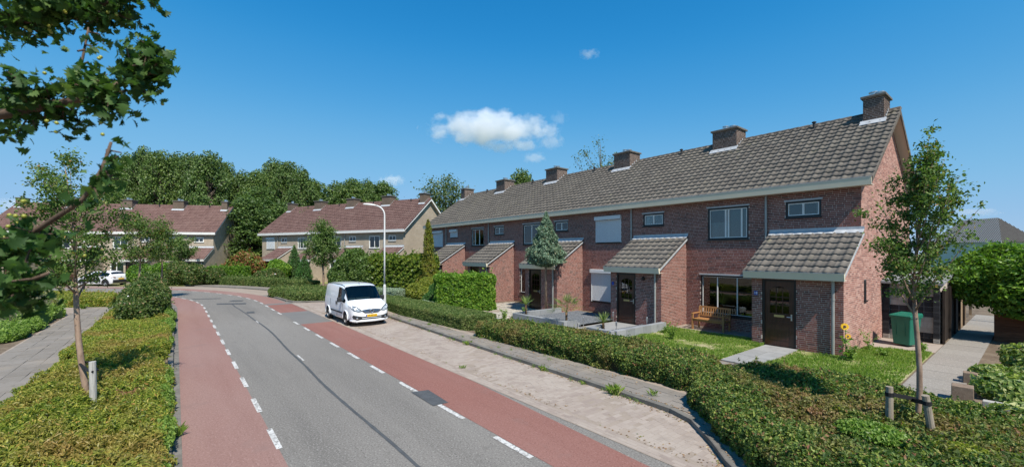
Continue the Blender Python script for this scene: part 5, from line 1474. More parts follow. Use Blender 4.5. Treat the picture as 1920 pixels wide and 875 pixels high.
# ---- palms and small plants in the grey beds
def palm(name, label, loc, th, nf, L, seed, stiff=False):
    rg = np.random.default_rng(seed); root = empty(name, loc); tag(root, label, "plant", "palms in the gravel beds")
    m = MB(); m.tube([(0,0,-.05),(.01,0,th*.5),(0,.01,th)], [.05,.045,.05], 8); m.build("trunk", MT['trunkpalm'], root, smooth=True, recalc=False)
    Vs = []; Qs = []; n0 = 0
    for i in range(nf):
        az = i*2.4+rg.uniform(-.2,.2); el = rg.uniform(.15,1.25); d = Vector((math.cos(az)*math.cos(el), math.sin(az)*math.cos(el), math.sin(el)))
        c = Vector((0,0,th)) + d*L*.5
        if not stiff:      # fan leaf: fingers spreading from the stalk end
            side = d.cross(Vector((0,0,1))).normalized(); upv = side.cross(d).normalized()
            Vs += [Vector((0,0,th))-side*.006, Vector((0,0,th))+side*.006, c+side*.006, c-side*.006]; Qs.append((n0,n0+1,n0+2,n0+3)); n0 += 4
            for k in range(13):
                a = -1.35+2.7*k/12; dd = (d*math.cos(a)+side*math.sin(a)).normalized(); pe = Vector((-dd.y, dd.x, 0)).normalized()*.014
                e = c+dd*L*.55*(1-.2*abs(a)/1.35)+Vector((0,0,-.10*L-.05*rg.random())); md = c.lerp(e,.5)+Vector((0,0,.03))
                Vs += [c, md+pe, e, md-pe]; Qs.append((n0,n0+1,n0+2,n0+3)); n0 += 4
        else:
            pe = Vector((-d.y, d.x, 0)); pe = pe.normalized()*.016 if pe.length > 1e-3 else Vector((.016,0,0))
            e = Vector((0,0,th))+d*L+Vector((0,0,-.15*L*(1-d.z))); b = Vector((0,0,th)); md = b.lerp(e,.45)+Vector((0,0,.04*L))
            Vs += [b-pe*.5, md-pe, e, md+pe]; Qs.append((n0,n0+1,n0+2,n0+3)); n0 += 4
    V = np.array([list(v) for v in Vs]); Q = np.array(Qs)
    link("fronds", fast_mesh(name+"_fronds", V, Q, np.repeat(rg.random(len(Q)),4)), MT['palm'], root)
    return root
palm("palm", "fan palm with short trunk in the left grey bed", (8.62,4.75,.28), .42, 20, .95, 81)
palm("palm", "small stiff palm in the grey bed before the shuttered door", (6.72,4.72,.28), .22, 60, .5, 82, True)
palm("yucca", "yucca with bare stem at far end of grey bed", (11.15,4.8,.28), .5, 50, .55, 83, True)

def weed(label, loc, h, n, seed, mat=None, name="weed"):
    rg = np.random.default_rng(seed); root = empty(name, loc); tag(root, label, "plant")
    m = MB(); P = []
    for i in range(n):
        a = rg.uniform(0,6.28); l = h*rg.uniform(.5,1); e = Vector((math.cos(a)*l*.35, math.sin(a)*l*.35, l)); m.tube([(0,0,-.02), (e.x*.4,e.y*.4,l*.55), e], [.007,.005,.003], 4, cap=False)
        for k in range(9): f = rg.uniform(.15,1); P.append((e.x*f**1.3+rg.normal()*.04, e.y*f**1.3+rg.normal()*.04, l*f))
    m.build("stems", MT['weed'], root, recalc=False)
    P = np.array(P); V, Q, r = leaf_arrays(P, np.tile([0,0,1.0],(len(P),1)), .085, .5, rg, .55); link("leaves", fast_mesh("weed_leaves", V, Q, r), mat or MT['weed'], root)
    return root
weed("tall leafy weed growing in the lawn before the bench", (4.55,3.6,.05), .75, 16, 91)
weed("dense low weed on the sandy lawn edge by gravel garden", (5.4,2.6,.05), .5, 12, 92)
weed("tall thin weeds against the gable brickwork", (-.28,.35,.05), .85, 7, 93)
weed("leafy weed at the porch corner under sunflower", (-.25,2.35,.05), .5, 18, 94)
weed("bushy weeds at the left foot of grey bed", (11.9,5.5,.05), .55, 22, 95)
weed("weeds beside the pale crazy paving near the conifer", (12.7,3.6,.05), .4, 16, 96)
weed("clump of weeds at corner of the near lawn and bin yard", (-1.35,-.7,.05), .32, 22, 97)
weed("low clump of weeds in the middle of near lawn", (-.75,1.0,.05), .3, 20, 98)
def tuft(label, loc, h, n, seed):
    rg = np.random.default_rng(seed); a = rg.uniform(0,6.28,n); l = h*rg.uniform(.5,1.1,n); le = l*rg.uniform(.3,1.1,n); w = .0034
    B = np.stack([rg.normal(size=n)*.05, rg.normal(size=n)*.035, np.zeros(n)],1); sd = np.stack([-np.sin(a)*w, np.cos(a)*w, a*0],1)
    tip = B+np.stack([np.cos(a)*le, np.sin(a)*le, l],1); md = B+np.stack([np.cos(a)*le*.35, np.sin(a)*le*.35, l*.7],1)
    V = np.stack([B-sd,B+sd,md+sd*.7,tip,md-sd*.7],1).reshape(-1,3); Q = np.arange(n*5).reshape(n,5)
    o = link("grass_tuft", fast_mesh("grass_tuft", V, Q, np.repeat(rg.random(n),5)), MT['grass'], None, loc); return tag(o, label, "grass", "grass tufts in the kerb joints")
for i, (p, h, n, lab) in enumerate([((8.6,9.62,.0),.26,60,"grass tuft at the kerb opposite the hedge gap"), ((2.25,9.83,.0),.34,150,"largest grass tuft at the kerb near the pavement corner"), ((4.65,9.75,.0),.24,80,"grass tuft at the kerb beside the long mixed hedge"),
                                     ((12.6,8.95,.1),.15,40,"small grass tuft on the pavement beside the flat hedge"), ((6.2,11.3,.01),.12,40,"small grass tuft in the parking strip near red lane"), ((3.2,9.8,.0),.14,40,"small grass tuft at kerb between two bigger tufts"),
                                     ((1.5,9.45,.1),.2,24,"thin grass tuft on pavement close to near hedge"), ((5.6,17.4,.0),.3,70,"grass tuft in the gutter at the near left kerb"), ((29.4,21.4,.07),.55,60,"tall grass tuft on the left footpath")]):
    tuft(lab, p, h*.62, int(n*.8), 120+i)

# ---- sunflower
sf = empty("sunflower", (-.18,2.42,.05)); tag(sf, "tall sunflower with two yellow heads at the porch corner", "flower")
m = MB(); m.tube([(0,0,-.02),(.02,.01,.5),(.03,.03,.98)], [.013,.011,.008], 6); m.tube([(.02,.01,.5),(-.05,.06,.72)], [.007,.005], 5); m.build("stem", MT['weed'], sf, recalc=False)
for c, rr, nm in (((.03,.06,.99), .085, "flower_head"), ((-.05,.09,.73), .06, "flower_head")):
    m = MB(); nd = Vector((-.35,.85,.25)).normalized(); sx = nd.cross(Vector((0,0,1))).normalized(); sy = nd.cross(sx)
    for k in range(16):
        a = 2*math.pi*k/16; dd = sx*math.cos(a)+sy*math.sin(a); pe = (sx*-math.sin(a)+sy*math.cos(a))*rr*.22; C = Vector(c)
        m.add([C+dd*rr*.4, C+dd*rr*.8+pe+nd*.01, C+dd*rr*1.25, C+dd*rr*.8-pe+nd*.01], [(0,1,2,3)])
    f = m.build(nm, MT['sunflower'], sf, recalc=False)
    m = MB(); ico(m, tuple(Vector(c)+nd*.01), (rr*.42,rr*.42,rr*.42), 8, 5); m.build("seed_disc", MT['trunkpalm'], f, recalc=False)
rgs = np.random.default_rng(140); P = np.array([[rgs.normal()*.07, rgs.normal()*.07, z] for z in rgs.uniform(.1,.85,22)]); V, Q, r = leaf_arrays(P, np.tile([0,0,1.0],(22,1)), .15, .7, rgs, .45); link("leaves", fast_mesh("sunflower_leaves", V, Q, r), MT['weed'], sf)

# ---- dead fronds, yellow shoots and litter
bush("plant", "small orange dead frond lying on the broad near hedge", (-1.33,9.2,.5), [(0,0,.02,.16,.14,.06)], .05, 2600, MT['dead'], 54, cat="plant", core=0)
bush("plant", "small yellow shoot on the broad near hedge beside dead frond", (-1.62,8.95,.5), [(0,0,.03,.16,.1,.07)], .06, 2400, MT['goldbush'], 55, cat="plant", core=0)
bush("plant", "rusty dead patch on the low yew ground cover", (7.9,18.1,.3), [(0,0,.02,.45,.3,.08)], .06, 2200, MT['dead'], 56, cat="plant", core=0)
rgl = np.random.default_rng(160); LP = []
for i in range(5200):
    t = rgl.uniform(-.9, 24); k = kerb_s(t); u_ = rgl.random()
    if u_ < .42: LP.append((t, k+abs(rgl.normal())*.12, .012))
    elif u_ < .66: LP.append((t, 8.78+abs(rgl.normal())*.22, .103))
    elif u_ < .80: LP.append((t, k-.12-abs(rgl.normal())*.05, .103))
    else: LP.append((t, 11.42-abs(rgl.normal())*.16, .012))
LP = np.array(LP); cl = snoise(np.stack([LP[:,0],LP[:,1],LP[:,0]*0],1), .5, 3); LP = LP[cl > rgl.uniform(-.6,1.0,len(LP))]
V, Q, r = leaf_arrays(LP, np.tile([0,0,1.0],(len(LP),1)), .045, .6, rgl, .3)
tag(link("leaf_litter", fast_mesh("leaf_litter", V, Q, r), MT['litter']), "brown leaf litter and crumbs along kerb and hedge foot", "litter", kind="stuff")
WP = []
for i in range(46):
    t = rgl.uniform(.5, 23); k = kerb_s(t); c = np.array([t, k+rgl.uniform(-.02,.06), .0]) if i % 3 else np.array([t, 8.85+rgl.uniform(0,.5), .1])
    for q in range(26): WP.append(c+np.array([rgl.normal()*.05, rgl.normal()*.03, abs(rgl.normal())*.035+.01]))
WP = np.array(WP); V, Q, r = leaf_arrays(WP, np.tile([0,0,1.0],(len(WP),1)), .04, .35, rgl, .55)
tag(link("joint_weeds", fast_mesh("joint_weeds", V, Q, r), MT['weed']), "tiny green weeds in the joints of kerb and pavement", "weeds", kind="stuff")
# ------------------------------------------------------------------ vehicles
def contour(st):
    x, zb, zt, wm, wt, zbelt = st
    zs = zt-.14 if zt > 1.2 else zt-.05
    zbelt = min(zbelt, zs-.04); zm = min(.72, zbelt-.12)
    return [(wm-.07, zb), (wm-.01, zb+.10), (wm, zm), (wm-.012, zbelt), ((wm-.012)*.45+(wt+.03)*.55, zbelt+(zs-zbelt)*.5), (wt+.03, zs), (wt-.03, zt-.045 if zt > 1.2 else zt-.02), (wt*.62, zt-.008), (0, zt)]

def vehicle_body(root, stations, glass_rule, paint):
    """loft; glass_rule(i,j) picks the faces that are glass"""
    C = [contour(s) for s in stations]; nj = len(C[0])
    paintb, glassb = {}, {}
    def grid(side):
        return [[(stations[i][0], side*y, z) for (y, z) in C[i]] for i in range(len(C))]
    pm_, groups = MB(), {}
    for side in (1, -1):
        Gd = grid(side)
        for i in range(len(C)-1):
            for j in range(nj-1):
                q = [Gd[i][j], Gd[i+1][j], Gd[i+1][j+1], Gd[i][j+1]]
                if side < 0: q = q[::-1]
                g = glass_rule(i, j, side)
                (pm_ if not g else groups.setdefault(g, MB())).add(q, [(0,1,2,3)])
        # end caps
    for i, flip in ((0, False), (len(C)-1, True)):
        pts = [(stations[i][0], y, z) for (y, z) in C[i]] + [(stations[i][0], -y, z) for (y, z) in reversed(C[i][:-1])]
        pm_.add(pts, [tuple(range(len(pts)))])
    pm_.add([(s[0], sd*(s[3]-.07), s[1]) for s in stations for sd in (1,-1)], [(2*i,2*i+1,2*i+3,2*i+2) for i in range(len(stations)-1)])
    body = pm_.build("body", paint, root, recalc=False)
    import bmesh
    bm = bmesh.new(); bm.from_mesh(body.data); bmesh.ops.remove_doubles(bm, verts=bm.verts[:], dist=.0008); bmesh.ops.recalc_face_normals(bm, faces=bm.faces[:]); bm.to_mesh(body.data); bm.free()
    for p in body.data.polygons: p.use_smooth = True
    m = body.modifiers.new("edge", 'EDGE_SPLIT'); m.split_angle = R(38)
    for nm, g in groups.items():
        o = g.build(nm, MT['carglass'], root, recalc=False)
        bm = bmesh.new(); bm.from_mesh(o.data); bmesh.ops.remove_doubles(bm, verts=bm.verts[:], dist=.0008); bmesh.ops.recalc_face_normals(bm, faces=bm.faces[:]); bm.to_mesh(o.data); bm.free()
        for p in o.data.polygons: p.use_smooth = True
    return body

def wheel(root, x, y, r, w, spokes=5):
    s = 1 if y > 0 else -1
    m = MB(); m.lathe([(r*.66,-w/2),(r*.96,-w/2),(r,-w/2+.02),(r,w/2-.02),(r*.96,w/2),(r*.66,w/2)], 24, (x, y, r), axis='y', cap=False); t = m.build("wheel", MT['tyre'], root, smooth=False, recalc=False)
    m = MB(); yo = y+s*(w/2-.02)
    m.lathe([(r*.68,-.012),(r*.68,.012),(r*.6,.014),(r*.58,-.03)], 24, (x, yo, r), axis='y', cap=False)
    for k in range(spokes):
        a = 2*math.pi*k/spokes+.3
        m.bar((x+.03*math.cos(a), yo, r+.03*math.sin(a)), (x+r*.62*math.cos(a), yo, r+r*.62*math.sin(a)), .075, .02, up=(0,1,0))
    m.lathe([(.055,-.015),(.055,.02),(.02,.03)], 12, (x, yo, r), axis='y')
    m.build("rim", MT['rim'], t, recalc=False)
    m = MB(); m.lathe([(r*.6,-.01),(r*.6,.0)], 20, (x, y+s*(w/2-.07), r), axis='y'); m.build("wheel_disc", MT['steel'], t)

def arch(root, x, y, r, w, mat, lip):
    s = 1 if y > 0 else -1
    m = MB(); n = 14; pts = []
    for k in range(n+1):
        a = math.pi*k/n*1.06-.09; pts.append((x+math.cos(a)*r, .31+math.sin(a)*r))
    m.prism(pts, y-.10*s if s > 0 else y, y if s > 0 else y+.10, 'y'); m.build("wheel_well", MT['rubber'], root)
    m = MB()
    m.tube([(px, y+s*.004, pz) for px, pz in pts], lip, 6); m.build("wheel_arch", mat, root, smooth=True, recalc=False)

# ---- the van
van = empty("parked_van", (16.54,10.80,.012), R(180.5)); van.scale = (.935,.935,.935); tag(van, "white delivery van with yellow number plate parked beside the lamp post", "van")
# x, bottom, top, half width, half width of roof, belt line
VS = [(-2.11,.34,1.70,.85,.72,1.02),(-2.06,.30,1.79,.89,.75,1.02),(-1.9,.26,1.835,.91,.765,1.03),(-1.0,.24,1.86,.918,.775,1.04),(-.05,.24,1.86,.918,.775,1.05),(.12,.24,1.855,.918,.775,1.05),
      (.55,.24,1.83,.918,.765,1.05),(.80,.24,1.775,.918,.745,1.05),(1.00,.24,1.585,.916,.755,1.03),(1.22,.24,1.37,.914,.765,1.01),(1.45,.24,1.165,.91,.785,1.0),(1.55,.24,1.125,.906,.79,.98),
      (1.78,.22,1.08,.895,.775,.95),(1.97,.2,1.01,.87,.74,.91),(2.11,.2,.91,.82,.67,.82),(2.20,.2,.79,.73,.57,.71),(2.25,.22,.66,.60,.45,.59)]
def vrule(i, j, side):
    if 7 <= i <= 9 and j >= 5: return "windscreen"
    if i in (5,6,7) and j in (3,4): return "side_window"
    if i == 8 and j == 3: return "side_window"
    return None
vehicle_body(van, VS, vrule, MT['vanpaint'])
m = MB(); m.box(-.2,.4,-.6,.6,.5,1.15); m.box(-.2,-.05,-.66,.66,.4,1.6); m.box(.95,1.38,-.74,.74,.6,1.04); m.build("cabin", MT['seat'], van)
m = MB(); n = 14
m.tube([(.78+.08*math.cos(2*math.pi*k/n), -.4+.18*math.cos(2*math.pi*k/n+math.pi/2), 1.12+.17*math.sin(2*math.pi*k/n+math.pi/2)) for k in range(n+1)], .014, 6); m.build("steering_wheel", MT['plastic'], van, recalc=False)
for x in (1.3775,-1.3775):
    for y in (.80,-.80): wheel(van, x, y+(.012 if y > 0 else -.012), .315, .205)
    for y in (.917,-.917): arch(van, x, y, .375, .1, MT['vanpaint'], .028)
def front_x(y, z, SS, xmin=1.3):
    """where the nose surface is, looking from the front at (y, z)"""
    y = abs(y); xs = np.linspace(SS[-1][0], xmin, 160); X = [q[0] for q in SS]
    for x in xs:
        st_ = [np.interp(x, X, [q[k] for q in SS]) for k in range(1, 6)]
        c = contour((x, *st_)); zs = [p[1] for p in c]; ys = [p[0] for p in c]
        if z <= zs[-1] and z >= zs[0]:
            if y <= np.interp(z, zs, ys): return float(x)
    return xmin
def patch(name, poly, mat, parent, SS, off=.012, rings=(.3,.65,1.0)):
    cy = sum(p[0] for p in poly)/len(poly); cz = sum(p[1] for p in poly)/len(poly); P = []
    for i in range(len(poly)):          # finer outline
        q0, q1 = poly[i], poly[(i+1) % len(poly)]
        for f in (0, .34, .67): P.append((q0[0]+(q1[0]-q0[0])*f, q0[1]+(q1[1]-q0[1])*f))
    n = len(P); vs = [(front_x(cy, cz, SS)+off, cy, cz)]
    for f in rings:
        for (y, z) in P:
            yy = cy+(y-cy)*f; zz = cz+(z-cz)*f; sg = 1 if yy >= 0 else -1
            vs.append((front_x(yy, zz, SS)+off*.8, yy+sg*off*.6, zz))
    fs = [(0, 1+k, 1+(k+1) % n) for k in range(n)]
    for r_ in range(len(rings)-1):
        o = 1+r_*n
        fs += [(o+k, o+(k+1) % n, o+n+(k+1) % n, o+n+k) for k in range(n)]
    m = MB(); m.add(vs, fs)
    return m.build(name, mat, parent, smooth=True)
HL = [(.40,.685),(.50,.80),(.64,.90),(.78,.955),(.862,.93),(.872,.85),(.79,.73),(.60,.655)]
HL2 = [(.50,.715),(.56,.79),(.66,.855),(.76,.89),(.80,.85),(.74,.765),(.62,.70)]
for s in (1,-1):
    hl = patch("headlamp", [(s*y, z) for y, z in HL], MT['lampdark'], van, VS, .012)
    patch("reflector", [(s*y, z) for y, z in HL2], MT['headlamp'], hl, VS, .022)
    fg = patch("fog_lamp_surround", [(s*y, z) for y, z in [(.44,.46),(.60,.49),(.80,.535),(.83,.47),(.80,.37),(.66,.31),(.46,.31)]], MT['plastic'], van, VS, .012)
    m = MB(); m.lathe([(.05,0),(.05,.025),(.03,.03)], 12, (front_x(.66,.39,VS)+.01, s*.66, .39), axis='x'); m.build("fog_lamp", MT['chrome'], fg)
    # mirror
    m = MB(); m.box(.80,.98,s*.95 if s > 0 else s*1.13,s*1.13 if s > 0 else s*.95,1.05,1.27); m.bar((.92,s*.89,1.10),(.9,s*.97,1.12),.06,.06); m.build("door_mirror", MT['plastic'], van, bevel=.03)
    # door handles and side rub strip
    for x in (-.02,.14):
        m = MB(); m.box(x-.03,x+.03,s*.912 if s > 0 else s*.938,s*.938 if s > 0 else s*.912,.86,1.02); m.build("door_handle", MT['plastic'], van, bevel=.008)
    m = MB(); m.box(-.92,.92,s*.908 if s > 0 else s*.932,s*.932 if s > 0 else s*.908,.50,.57); m.build("rub_strip", MT['plastic'], van, bevel=.008)
    m = MB(); m.bar((.1,s*.9135,.30),(.1,s*.9135,1.04),.012,.008,up=(0,1,0)); m.bar((-.95,s*.9155,.6),(-.95,s*.9155,1.1),.012,.008,up=(0,1,0)); m.bar((1.02,s*.9155,.6),(.92,s*.9155,1.0),.012,.008,up=(0,1,0)); m.build("door_seam", MT['plastic'], van)
    m = MB(); m.tube([(-1.9,s*.735,1.80),(-.5,s*.745,1.832),(.3,s*.745,1.825),(.68,s*.73,1.765),(1.38,s*.80,1.15)], .013, 6); m.build("roof_seal", MT['plastic'], van, recalc=False)
# nose: grille, emblem, lower intake, plate, bumper lip
gr = patch("grille", [(-.43,.735),(-.22,.775),(0,.785),(.22,.775),(.43,.735),(.42,.67),(.30,.60),(0,.585),(-.30,.60),(-.42,.67)], MT['plastic'], van, VS, .012)
m = MB()
for z0_, hw_ in ((.645,.34),(.705,.38)):
    m.tube([(front_x(y,z0_,VS)+.02, y, z0_) for y in np.linspace(-hw_,hw_,13)], .011, 6)
m.tube([(front_x(y,.775-.19*y*y,VS)+.016, y, .775-.19*y*y) for y in np.linspace(-.43,.43,15)], .012, 6); m.build("grille_bar", MT['chrome'], gr, recalc=False)
xe = front_x(0,.70,VS)+.045
m = MB(); n = 18; m.tube([(xe, .08*math.cos(2*math.pi*k/n), .70+.08*math.sin(2*math.pi*k/n)) for k in range(n+1)], .014, 6)
m.bar((xe,-.11,.71),(xe,-.01,.688),.022,.014); m.bar((xe,-.01,.688),(xe,.01,.715),.022,.014); m.bar((xe,.01,.715),(xe,.11,.69),.022,.014)
m.build("emblem", MT['chrome'], gr, recalc=False)
patch("lower_intake", [(-.50,.455),(0,.455),(.50,.455),(.50,.33),(0,.32),(-.50,.33)], MT['plastic'], van, VS, .014)
m = MB(); m.tube([(front_x(y,.39,VS)+.02, y, .385) for y in np.linspace(-.45,.45,9)], .012, 6); m.build("intake_bar", MT['vanpaint'], van, recalc=False)
m = MB(); m.tube([(1.95,-.88,.27),(2.12,-.76,.26),(2.25,-.5,.255),(2.30,0,.25),(2.25,.5,.255),(2.12,.76,.26),(1.95,.88,.27)], .045, 8); m.build("bumper_lip", MT['vanpaint'], van, smooth=True, recalc=False)
xp = front_x(0,.5,VS)+.02
m = MB(); m.box(xp-.02,xp,-.26,.26,.435,.545); pl = m.build("number_plate", MT['yellowplate'], van)
m = MB(); m.box(xp+.0005,xp+.002,-.26,-.215,.438,.542); m.build("plate_band", MT['blueplate'], pl)
text_mesh("VR-872-B", .105, MT['inkblack'], pl, (xp+.0025,.02,.492), (R(90),0,R(90)))
m = MB(); m.tube([(.62,0,1.80),(.52,0,1.98)], [.012,.006], 6); m.build("roof_aerial", MT['plastic'], van)
m = MB()
for y0 in (-.35,.3):
    m.tube([(1.50,y0,1.105),(1.36,y0+.3,1.215),(1.2,y0+.42,1.36)], .009, 5)
m.build("wiper", MT['plastic'], van)

# ---- the parked car on the bend
car = empty("parked_car", (53.9,23.0,.012), R(44)); tag(car, "white hatchback car with dark bumpers parked on the far bend", "car")
CS = [(-2.02,.40,.86,.74,.60,.80),(-1.98,.30,1.02,.80,.66,.92),(-1.86,.24,1.18,.845,.64,.95),(-1.62,.22,1.36,.865,.60,.96),(-1.25,.2,1.46,.865,.61,.96),(-.5,.2,1.49,.865,.62,.95),(.1,.2,1.46,.865,.61,.94),(.38,.2,1.40,.865,.60,.93),
      (.75,.2,1.2,.862,.63,.92),(1.1,.2,.99,.858,.68,.9),(1.3,.2,.95,.85,.69,.87),(1.75,.2,.86,.82,.66,.79),(1.98,.22,.74,.74,.58,.68),(2.1,.3,.60,.58,.42,.54)]
def crule(i, j, side):
    if i in (7,8) and j >= 5: return "windscreen"
    if i in (2,) and j >= 5: return "rear_window"
    if i in (3,4,5,6) and j in (3,4): return "side_window"
    return None
vehicle_body(car, CS, crule, MT['carpaint'])
m = MB(); m.box(-1.4,.6,-.55,.55,.3,.9); m.build("cabin", MT['seat'], car)
for x in (1.28,-1.32):
    for y in (.745,-.745): wheel(car, x, y+(.02 if y > 0 else -.02), .32, .2)
    for y in (.866,-.866): arch(car, x, y, .385, .1, MT['plastic'], .035)
for s in (1,-1):
    m = MB(); m.box(-.8,.75,s*.862 if s > 0 else s*.885,s*.885 if s > 0 else s*.862,.45,.70); m.build("side_bumper", MT['plastic'], car, bevel=.02)
    m = MB(); m.add([(-2.02,s*.5,.90),(-1.99,s*.72,.92),(-1.90,s*.83,.90),(-1.92,s*.83,.78),(-2.0,s*.74,.76),(-2.03,s*.5,.80)], [(0,1,2,3,4,5)]); m.v = [(a-.015,b+.01*s,c_) for a,b,c_ in m.v]; m.build("tail_lamp", MT['redasphalt'], car)
m = MB(); m.box(-2.09,-1.9,-.74,.74,.33,.62); m.build("rear_bumper", MT['plastic'], car, bevel=.04)
m = MB(); m.box(-2.065,-2.045,-.26,.26,.66,.77); m.build("number_plate", MT['yellowplate'], car)
m = MB(); m.bar((-2.045,-.06,.88),(-2.045,0,.92),.02,.02); m.bar((-2.045,0,.92),(-2.045,.06,.88),.02,.02); m.build("emblem", MT['chrome'], car)

# ------------------------------------------------------------------ street furniture and garden things
lp = empty("street_lamp", (17.5,8.98,.095)); tag(lp, "slender white curved street lamp beside the white van", "street lamp")
dx, dy = .624, .7815
m = MB(); m.lathe([(.075,-.1),(.075,1.35),(.045,1.46)], 14); m.build("post_base", MT['lampgrey'], lp, smooth=False)
pts = [(0,0,1.4),(0,0,3.2),(0,0,5.0)]
for k in range(1, 9):
    a = math.pi/2*k/8*.93; rr = .52
    pts.append((dx*rr*(1-math.cos(a)), dy*rr*(1-math.cos(a)), 5.0+rr*math.sin(a)))
m = MB(); m.tube(pts, [.043,.042,.04]+[.036]*8, 10); m.build("post", MT['lampgrey'], lp, smooth=True, recalc=False)
e = Vector(pts[-1]); dv = Vector((dx,dy,.10)).normalized()
m = MB(); sd = Vector((-dy,dx,0))
vs = []
for f, w, h in ((0,.045,.04),(.10,.09,.06),(.35,.105,.075),(.58,.085,.05),(.64,.04,.02)):
    c = e+dv*f
    vs += [c-sd*w, c-sd*w*.6+Vector((0,0,h)), c+sd*w*.6+Vector((0,0,h)), c+sd*w, c+sd*w*.7-Vector((0,0,h*.3)), c-sd*w*.7-Vector((0,0,h*.3))]
m.add(vs, [(6*i+k, 6*i+(k+1)%6, 6*i+6+(k+1)%6, 6*i+6+k) for i in range(4) for k in range(6)]+[(0,1,2,3,4,5),(24,25,26,27,28,29)]); m.build("lamp_head", MT['lampgrey'], lp)
m = MB(); m.lathe([(.03,0),(.035,.35)], 8, (.11,0,-.1)); m.build("junction_stub", MT['blackpaint'], lp)

# ---- bench
bn = empty("garden_bench", (4.62,.62,.06), 0); tag(bn, "slatted teak garden bench under the large window", "bench")
L2 = .62
for x in (-L2, L2):
    m = MB(); m.box(x-.03,x+.03,.24,.30,0,.62); m.build("leg", MT['wood'], bn)
    m = MB(); m.bar((x,-.24,0),(x,-.26,.45),.055,.055,up=(0,1,0)); m.bar((x,-.26,.45),(x,-.34,.90),.055,.05,up=(0,1,0)); m.build("leg", MT['wood'], bn)
    m = MB(); m.box(x-.04,x+.04,-.30,.33,.62,.65); m.build("armrest", MT['wood'], bn)
    m = MB(); m.box(x-.02,x+.02,-.22,.24,.36,.42); m.build("seat_rail", MT['wood'], bn)
for k in range(6):
    m = MB(); y = -.2+.088*k; m.box(-L2+.03,L2-.03,y,y+.07,.42,.442); m.build("seat_slat", MT['wood'], bn)
m = MB(); m.box(-L2+.03,L2-.03,.225,.25,.33,.415); m.build("front_rail", MT['wood'], bn)
m = MB(); m.bar((-L2+.03,-.275,.52),(L2-.03,-.275,.52),.03,.06); m.bar((-L2+.03,-.335,.87),(L2-.03,-.335,.87),.03,.07); m.build("back_rail", MT['wood'], bn)
for k in range(12):
    x = -L2+.085+(2*L2-.17)*k/11
    m = MB(); m.bar((x,-.278,.545),(x,-.330,.84),.048,.018,up=(0,1,0)); m.build("back_slat", MT['wood'], bn)

# ---- wheelie bin
bi = empty("wheelie_bin", (-.83,-1.62,.06), R(-18)); bi.scale = (1.0,1.0,1.04); tag(bi, "green plastic wheelie bin beside the gable wall", "bin")
m = MB()
lo = [(-.23,-.24),(.23,-.24),(.23,.24),(-.23,.24)]; hi = [(-.28,-.33),(.28,-.33),(.28,.30),(-.28,.30)]
m.add([(x,y,.05) for x,y in lo]+[(x,y,.94) for x,y in hi], [(3,2,1,0),(0,1,5,4),(1,2,6,5),(2,3,7,6),(3,0,4,7),(4,5,6,7)]); m.build("bin_body", MT['binplastic'], bi, bevel=.03)
m = MB(); m.box(-.30,.30,-.35,.32,.90,.955); m.build("rim", MT['binplastic'], bi, bevel=.012)
m = MB(); m.add([(-.31,-.37,.958),(.31,-.37,.958),(.31,.34,.958),(-.31,.34,.958),(-.29,-.34,1.05),(.29,-.34,1.05),(.28,.30,1.0),(-.28,.30,1.0)], [(3,2,1,0),(4,5,6,7),(0,1,5,4),(1,2,6,5),(2,3,7,6),(3,0,4,7)]); m.build("lid", MT['binplastic'], bi, bevel=.015)
m = MB(); m.tube([(-.24,-.40,.98),(.24,-.40,.98)], .016, 8); m.build("handle", MT['binplastic'], bi)
for s in (1,-1):
    m = MB(); m.lathe([(.03,-.025),(.1,-.025),(.1,.025),(.03,.025)], 16, (s*.25,-.28,.1), axis='x'); m.build("wheel", MT['rubber'], bi)
m = MB(); m.bar((-.12,.27,.35),(-.12,.288,.75),.012,.012,up=(0,1,0)); m.bar((.12,.27,.35),(.12,.288,.75),.012,.012,up=(0,1,0)); m.build("moulded_rib", MT['binplastic'], bi)

